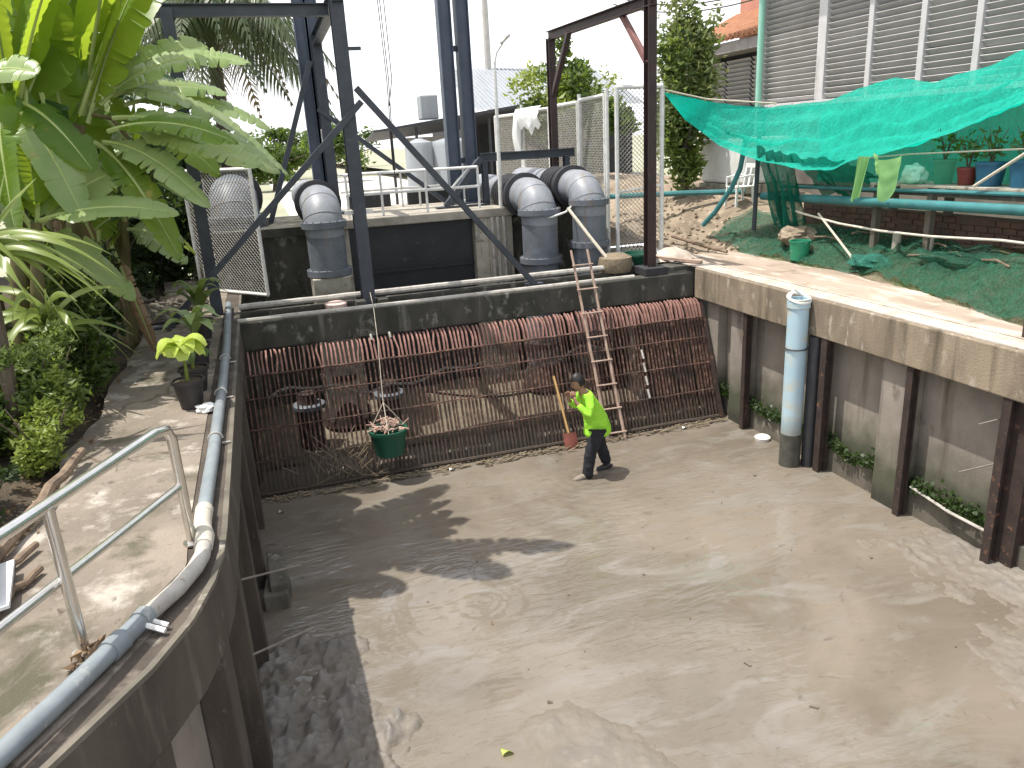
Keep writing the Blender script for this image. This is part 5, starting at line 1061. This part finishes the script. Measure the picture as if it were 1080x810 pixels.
mb.add([(13.0, 18.7, 7.3), (13.0, 22.7, 7.3), (15.0, 22.7, 8.2), (15.0, 18.7, 8.2)], [(0, 1, 2, 3)]); mb.build('roof', M['tile'], t, smooth=True)
mb = MB(); mb.span((15.0, 18.7, 7), (19, 22.6, 12)); mb.build('upper_wall', M['wall_salmon'], t)
for k in range(4):
    mb = MB(); p0, p1 = Vector((12.9, 18.4, 8.1 + .18 * k)), Vector((11.6, 24.5, 8.9 + .22 * k)); mb.tube([p0.lerp(p1, i / 12) - Vector((0, 0, 1.2 * (i / 12) * (1 - i / 12))) for i in range(13)], .018, 4)
    tag(mb.build('power_cable', M['cable'], loc=p0), 'black power cable sagging before the tiled roof', 'cable', 'cables before the tiled roof')

# ------------------------------------------------------------------ green net canopy and the nursery bench under it
TOP = [(7.68, 14.0, 5.70), (8.6, 14.0, 5.50), (9.6, 13.36, 5.29), (10.3, 12.6, 5.37), (10.6, 11.35, 5.66), (10.7, 10.55, 5.53), (10.7, 9.6, 5.68), (10.7, 9.0, 5.86), (10.7, 6.5, 6.3)]
BOT = [(7.68, 13.98, 5.66), (8.2, 14.1, 5.20), (8.75, 13.7, 4.76), (9.0, 12.8, 4.52), (9.15, 11.64, 4.37), (9.2, 10.98, 4.38), (9.3, 10.66, 4.52), (9.4, 9.8, 4.66), (9.45, 8.85, 4.83), (9.5, 7.9, 5.12), (9.5, 6.0, 5.5)]
def poly(P_, f_):
    P_ = [Vector(p) for p in P_]; ls = [(b - a).length for a, b in zip(P_, P_[1:])]; d = f_ * sum(ls)
    for i, l in enumerate(ls):
        if d <= l or i == len(ls) - 1: return P_[i].lerp(P_[i + 1], d / l)
        d -= l
def net(u, v):
    a, b = poly(TOP, u), poly(BOT, u); p = a.lerp(b, v); wgt = math.sin(math.pi * v) * min(1, u * 6)
    p.z -= wgt * .20 + .17 * v * math.sin(math.pi * min(1, u * 1.3)) * min(1, u * 5); p.z += min(1, u * 5) * (.045 * math.sin(v * 24 + u * 7 + 2.5 * nz(u * 5, v * 2, 2)) + .08 * nz(u * 14, v * 4, 1, 2) + .05 * abs(nz(u * 26 + v * 4, v * 7, 1, 5)) + .028 * nz(u * 60 + v * 12, v * 16, 1, 6)) * (.35 + wgt); p.x += .05 * nz(u * 22, v * 6, 1, 8) * (.2 + wgt) - .10 * max(0, v - .8) * 5 * min(1, u * 6) * .3
    return p
mb = MB(); mb.grid(net, 150, 40)
tag(mb.build('shade_net', M['net'], loc=(9.2, 11, 5), smooth=True, ang=180), 'bright turquoise shade net sagging like an awning before the louvres', 'net')
mb = MB(); mb.tube([(7.68, 14.0, 5.74), (8.6, 13.98, 5.54), (9.7, 13.3, 5.38)], .018, 6); tag(mb.build('net_rope', M['rope'], loc=(8, 14, 5.7)), 'pale rope tying the net to the tall mesh gate', 'rope')
mb = MB(); mb.tube([(9.62, 10.7, 4.40), (9.62, 9.8, 4.46), (9.7, 7.2, 4.55)], .012, 5); tag(mb.build('net_wire', M['rope'], loc=(9.5, 9, 4.4)), 'thin straight wire under the net above the plant pots', 'wire')
# hanging loose net behind the bench
mb = MB(); mb.grid(lambda u, v: (10.5 + .06 * nz(u * 20, v * 3, 1), 13.0 - 7 * u, 5.2 - 1.3 * v), 60, 8); tag(mb.build('back_net', M['net'], loc=(10.5, 10, 4.6), smooth=True, ang=180), 'sheer green net wall hanging behind the plant pots', 'net')
def netg(u, v):
    y = 14.4 - 11 * u; x = 8.98 - max(0, 9.3 - y) * .26 + 1.05 * v + .12 * nz(u * 10, 0, 1); return (x, y, right_h(x, y) + .03 + .15 * abs(nz(u * 26 + v * 3, v * 4, 1, 3)) + .07 * abs(nz(u * 60, v * 12, 1, 5)))
# gathered net end by the teal post, loose curtains under the awning
def curtain(p0, p1, q0, q1, folds, dep, label, mt):
    p0, p1, q0, q1 = map(Vector, (p0, p1, q0, q1))
    def fn(u, v):
        p = p0.lerp(p1, u).lerp(q0.lerp(q1, u), v); n = Vector((p1.y - p0.y, p0.x - p1.x, 0)).normalized()
        return p + n * (dep * math.sin(u * folds * 6.283 + 2 * nz(v * 3, u * 2, 1)) * (.35 + v)) + Vector((0, 0, .10 * math.sin(u * 9) * v + .08 * nz(u * 5, v * 5, 1)))
    mb = MB(); mb.grid(fn, 70, 24); tag(mb.build('net_curtain', mt, loc=p0, smooth=True, ang=180), label, 'net')
curtain((9.05, 12.95, 4.62), (9.2, 12.1, 4.46), (9.45, 12.75, 3.12), (9.6, 12.2, 3.1), 4, .10, 'dark gathered bundle of green net hanging at the awning corner', M['net_dark'])
curtain((9.2, 12.2, 4.46), (9.25, 10.9, 4.38), (10.0, 12.0, 3.6), (10.1, 10.9, 3.95), 5, .07, 'loose dark green net sagging back under the awning toward the bench', M['net_dark'])
mb = MB(); mb.grid(lambda u, v: netg(u, v), 170, 24)
tag(mb.build('ground_net', M['net_ground'], loc=(9.4, 10, 2.9), smooth=True, ang=180), 'thin crumpled green net lying over the weedy slope beside the path', 'net')
mb = MB()
for k in range(4500):
    y = random.uniform(5.5, 13.4); x = random.uniform(8.95 - max(0, 9.3 - y) * .26, 10.1); z = right_h(x, y)
    if nz(x, y, 1.3, 4) < -.12: continue
    h = random.uniform(.03, .10); a = random.uniform(0, 6.28); d = Vector((math.cos(a), math.sin(a), 0)); p = Vector((x, y, z)); mb.add([p - d.yxz * .008, p + d.yxz * .008, p + d * h * .6 + Vector((0, 0, h))], [(0, 1, 2)])
kind(mb.build('grass', M['leaf_mid'], loc=(9.5, 9.5, 2.7)), 'stuff')
crumple('net_heap', M['net_heap'], (9.25, 10.05, 2.82), (.26, .36, .10), 'crumpled heap of pale teal net on the slope before the brick wall', 'net', 11)
crumple('net_heap', M['net_ground'], (9.55, 8.6, 2.98), (.30, .5, .11), 'dark heap of net at the foot of the brick wall under the blue pot', 'net', 17)
crumple('dirt_clod', M['dirt'], (9.5, 12.2, 3.0), (.32, .30, .16), 'large pale earth clod under the hanging net bundle', 'clod', 5)
for k in range(9):
    y = random.uniform(6.5, 12.5); x = random.uniform(9.2, 10.0); a = random.uniform(0, 3.1); L = random.uniform(.25, .7); z = right_h(x, y) + .07
    mb = MB(); mb.tube([(x, y, z), (x + L * .4 * math.cos(a), y + L * .5 * math.sin(a), z + .05), (x + L * math.cos(a) * .6, y + L * math.sin(a), z + .02)], .014, 5)
    tag(mb.build('twig', M['log'], loc=(x, y, z), smooth=True), 'grey twig among those scattered over the netted slope', 'twig', 'twigs scattered on the netted slope')
# low brick wall, bench, pipes
t = thing('brick_wall', 'low dim brick wall behind the weedy slope under the bench', 'wall', (10.2, 9, 2.9))
mb = MB(); mb.span((10.15, 5, 2.6), (10.38, 12.9, 3.52)); mb.build('wall', M['brick'], t)
mb = MB()
for r_ in range(9):
    for i in range(33):
        y = 5.1 + i * .235 + (r_ % 2) * .117
        if random.random() < .9 and y < 12.7: mb.span((10.125, y, 2.66 + r_ * .095), (10.149, y + .215, 2.66 + r_ * .095 + .078))
mb.build('bricks', M['brick'], t)
for y, h, lab in ((10.05, .34, 'taller grey concrete stub before the brick wall'), (9.4, .26, 'shorter grey concrete stub before the brick wall')):
    mb = MB(); mb.lathe([(.07, 0), (.065, h), (.03, h + .01)], (9.75, y, right_h(9.75, y) - .03), 10); tag(mb.build('concrete_stub', M['conc_light'], loc=(9.75, y, right_h(9.75, y)), smooth=True), lab, 'stub')
t = thing('plant_bench', 'long weathered plank bench holding the plant pots under the net', 'bench', (10.0, 9, 2.9))
for x in (9.72, 9.95, 10.18):
    mb = MB(); mb.span((x - .10, 5, 3.97), (x + .10, 10.6, 4.01)); mb.build('plank', M['conc_light'], t, bev=.008)
for y in (5.6, 7.6, 9.4, 10.5):
    mb = MB(); mb.span((9.66, y - .05, 2.7), (9.76, y + .05, 3.968)); mb.span((10.0, y - .05, 3.53), (10.1, y + .05, 3.968)); mb.build('leg', M['conc_dark'], t)
mb = MB(); mb.span((9.70, 5, 3.84), (9.74, 12.6, 3.92)); mb.build('rail', M['conc_dark'], t)
mb = MB(); mb.tube([(9.55, 13.4, 3.66), (9.55, 11, 3.70), (9.55, 5, 3.80)], .075, 10); tag(mb.build('water_pipe', M['teal_pipe'], loc=(9.55, 9, 3.7), smooth=True), 'thick teal pipe running level under the plant bench', 'pipe')
mb = MB(); mb.tube([(9.62, 12.9, 3.86), (9.62, 9, 3.93), (9.62, 5, 3.98)], .03, 8); tag(mb.build('water_pipe', M['teal_pipe'], loc=(9.62, 9, 3.9), smooth=True), 'thin teal pipe just under the bench planks', 'pipe')
mb = MB(); mb.tube([(9.5, 13.0, 3.55), (9.45, 12.0, 3.42), (9.4, 11, 3.33), (9.35, 10, 3.30), (9.35, 9, 3.31), (9.3, 7.8, 3.38), (9.3, 6, 3.36)], .02, 6); tag(mb.build('garden_hose', M['pvc_pale'], loc=(9.4, 10, 3.3), smooth=True), 'pale hose sagging in front of the brick wall', 'hose')
mb = MB(); mb.tube([(9.45, 11.6, 3.45), (9.15, 10.3, 2.82)], .02, 6); tag(mb.build('stick', M['rope'], loc=(9.3, 11, 3), smooth=True), 'pale thin stick leaning down the weedy slope', 'stick')
for y, m_, r, h, lab in ((9.42, 'pot_green', .21, .36, 'green square pot on the bench under the net'), (9.0, 'pot_red', .14, .25, 'small dark red pot beside the green pot'), (8.62, 'pot_blue', .20, .33, 'blue pot right of the dark red pot'), (8.10, 'pot_blue', .19, .36, 'dark blue pot at the right picture edge'), (6.9, 'pot_black', .19, .34, 'black pot beyond the right picture edge')):
    t = thing('potted_plant', lab, 'plant', (9.9, y, 4.012), 'pots on the bench'); mb = MB(); mb.lathe([(r * .78, 0), (r * .98, h - .04), (r * 1.06, h - .04), (r * 1.06, h), (r * .94, h), (.02, h - .04)], (9.9, y, 4.012), 18 if m_ != 'pot_green' else 4); mb.build('pot', M[m_], t, smooth=m_ != 'pot_green')
    mb = MB()
    for k in range(4):
        a = k * 1.7 + y; mb.tube([(9.9, y, 4.0 + h - .05), (9.9 + .06 * math.cos(a), y + .06 * math.sin(a), 4.0 + h + .22), (9.9 + .16 * math.cos(a), y + .16 * math.sin(a), 4.0 + h + .45)], [.012, .009, .004], 5)
    mb.build('stem', M['trunk'], t)
    mb = MB(); leafcards(mb, (9.9, y, 4.0 + h + .26), (.2, .2, .22), 45, .12); mb.build('leaves', M['leaf_mid'], t)
mb = MB(); mb.tube([(9.55, 8.55, 4.03), (9.6, 7.75, 4.55)], .022, 6); tag(mb.build('wooden_pole', M['rope'], loc=(9.55, 8.5, 4.03), smooth=True), 'pale stick slanting in front of the blue pots', 'stick')
# pale garment hanging from the net edge
t = thing('hanging_cloth', 'pale lime green cloth hanging from the edge of the net', 'cloth', (9.3, 10.3, 4.4))
mb = MB(); mb.grid(lambda u, v: (9.12 + .05 * math.sin(u * 9 + v), 10.36 - .22 * u + .12 * v, 4.45 - .72 * v * (1 - .15 * u)), 10, 14); mb.build('strip', M['garment'], t, smooth=True, ang=180)
mb = MB(); mb.grid(lambda u, v: (9.16 + .06 * math.sin(u * 8 + 1) + .03 * nz(u * 4, v * 4, 1), 10.14 - .62 * u * (1 - .25 * v) - .1 * v, 4.50 - .10 * (1 - v) * math.sin(u * 3) - (.32 + .40 * max(0, math.sin(u * 3.3 - .3))) * v), 16, 14); mb.build('drape', M['garment'], t, smooth=True, ang=180)
crumple('plastic_bag', M['bag'], (9.7, 9.78, 4.14), (.13, .20, .15), 'crumpled pale mint plastic bag on the bench beside the cloth', 'bag', 7)
# teal bent post, bucket, chair, white box
mb = MB(); mb.tube([(9.25, 13.6, 4.75), (9.22, 13.7, 4.2), (9.15, 13.85, 3.85), (9.0, 14.2, 3.35), (8.9, 14.5, 3.05)], .05, 8); tag(mb.build('bent_pipe', M['teal_pipe'], loc=(9.1, 14, 3.1), smooth=True), 'bent teal pipe leaning down from the net corner to the ground', 'pipe')
mb = MB(); mb.tube([(9.42, 13.45, 3.0), (9.42, 13.4, 4.8)], .045, 8); tag(mb.build('steel_post', M['steel_blue'], loc=(9.42, 13.4, 3)), 'dark post under the net corner beside the bent pipe', 'post')
t = thing('bucket', 'green plastic bucket standing on the slope beside the path', 'bucket', (9.1, 11.6, 2.65)); zb = right_h(9.1, 11.6)
mb = MB(); mb.lathe([(.15, 0), (.18, .32), (.19, .32), (.19, .345), (.17, .345), (.14, .03), (.01, .03)], (9.1, 11.6, zb), 20); mb.build('tub', M['pot_green'], t, smooth=True)
mb = MB(); mb.tube([(9.1, 11.6 - .19, zb + .33), (9.0, 11.5, zb + .2), (8.93, 11.6, zb + .16), (9.0, 11.7, zb + .2), (9.1, 11.79, zb + .33)], .007, 5); mb.build('handle', M['galv_dim'], t)
t = thing('plastic_chair', 'white plastic garden chair on the dirt beside the teal pipe', 'chair', (10.0, 14.85, 3.2)); cz = right_h(10.0, 14.85) - .03
mb = MB(); mb.box((10.0, 14.85, cz + .42), (.44, .42, .03)); mb.build('seat', M['white_plastic'], t, bev=.01)
mb = MB()
for dy in (-.19, 0, .19): mb.bar((10.21, 14.85 + dy, cz + .43), (10.29, 14.85 + dy, cz + .84), .06, .02, (1, 0, 0))
mb.bar((10.29, 14.63, cz + .84), (10.29, 15.07, cz + .84), .03, .09); mb.build('backrest', M['white_plastic'], t, bev=.008)
for dx in (-.19, .19):
    for dy in (-.18, .18):
        mb = MB(); mb.bar((10.0 + dx * 1.15, 14.85 + dy * 1.15, cz), (10.0 + dx, 14.85 + dy, cz + .41), .05, .04); mb.build('leg', M['white_plastic'], t, bev=.006)
for dy in (-.22, .22):
    mb = MB(); mb.tube([(9.81, 14.85 + dy, cz + .42), (9.81, 14.85 + dy, cz + .62), (10.05, 14.85 + dy, cz + .65), (10.25, 14.85 + dy, cz + .64)], .022, 6); mb.build('armrest', M['white_plastic'], t, smooth=True)
t = thing('water_tank', 'white box shaped tank beside the narrow leafy tree', 'tank', (10.9, 16.2, 3.1))
mb = MB(); mb.span((10.4, 15.3, 3.75), (11.6, 17.1, 4.75)); mb.build('body', M['white_plastic'], t, bev=.06)
mb = MB(); mb.span((10.38, 15.25, 3.55), (11.65, 17.15, 3.74)); mb.build('plinth', M['conc_light'], t, bev=.01)
mb = MB(); mb.span((10.45, 15.3, 2.8), (11.6, 17.1, 3.548)); mb.build('base', M['conc_dark'], t)
mb = MB(); mb.tube([(7.7, 16.6, 3.62), (9.3, 15.9, 3.62), (10.3, 15.1, 3.62)], .06, 8); tag(mb.build('water_pipe', M['teal_pipe'], loc=(9, 16, 3.6), smooth=True), 'teal pipe running past the base of the narrow leafy tree', 'pipe')
# things by the brown post
t = thing('basket', 'green woven basket wedged behind the brown post base', 'basket', (6.85, 13.0, 2.6))
mb = MB(); mb.lathe([(.24, 0), (.32, .18), (.34, .18), (.34, .22), (.30, .22), (.22, .03), (.01, .03)], (6.75, 13.25, 2.60), 22); mb.build('tub', M['green_basket'], t, smooth=True)
mb = MB(); mb.lathe([(.30, 0), (.33, .12), (.30, .26), (.18, .32), (.02, .33)], (6.15, 13.02, 2.56), 18); tag(mb.build('straw_sack', M['twig'], loc=(6.15, 13.0, 2.56), smooth=True), 'round tan straw bundle beside the foot of the tall mesh gate', 'sack')
mb = MB(); mb.grid(lambda u, v: (7.0 + 1.1 * u, 13.0 + .8 * v + .2 * u, 2.62 + .20 * math.sin(math.pi * u) * math.sin(math.pi * v) + .03 * nz(u * 5, v * 5, 1)), 18, 12); tag(mb.build('tarpaulin', M['conc_top'], loc=(7.5, 13.3, 2.62), smooth=True, ang=180), 'pale dusty sack cloth heaped at the corner of the right wall', 'cloth')
mb = MB(); mb.bar((7.62, 12.45, 2.66), (7.0, 13.5, 2.70), .10, .05); tag(mb.build('plank', M['bamboo'], loc=(7.3, 13, 2.65)), 'short plank across the corner behind the coping', 'plank')
mb = MB(); mb.box((7.86, 6.05, 2.72), (.16, .14, .24)); tag(mb.build('post_stub', M['rust_dark'], loc=(7.86, 6.05, 2.6), bev=.01), 'short rusty stub on the right coping at the picture edge', 'post')
mb = MB(); mb.tube([(8.1, 14.4, 2.9), (8.5, 13.6, 2.72), (8.65, 13.2, 2.66)], .035, 7); tag(mb.build('stick', M['log'], loc=(8.3, 14, 2.8), smooth=True), 'dark stick lying on the bare dirt right of the gate', 'stick')
mb = MB()
for k in range(260):
    x, y = random.uniform(7.8, 9.6), random.uniform(13.2, 17.2); s_ = random.uniform(.02, .07); mb.box((x, y, right_h(x, y) + s_ * .2), (s_, s_ * 1.2, s_ * .7), random.random() * 3, random.random(), random.random())
kind(mb.build('stones', M['dirt'], loc=(8.5, 15, 2.8)), 'stuff')
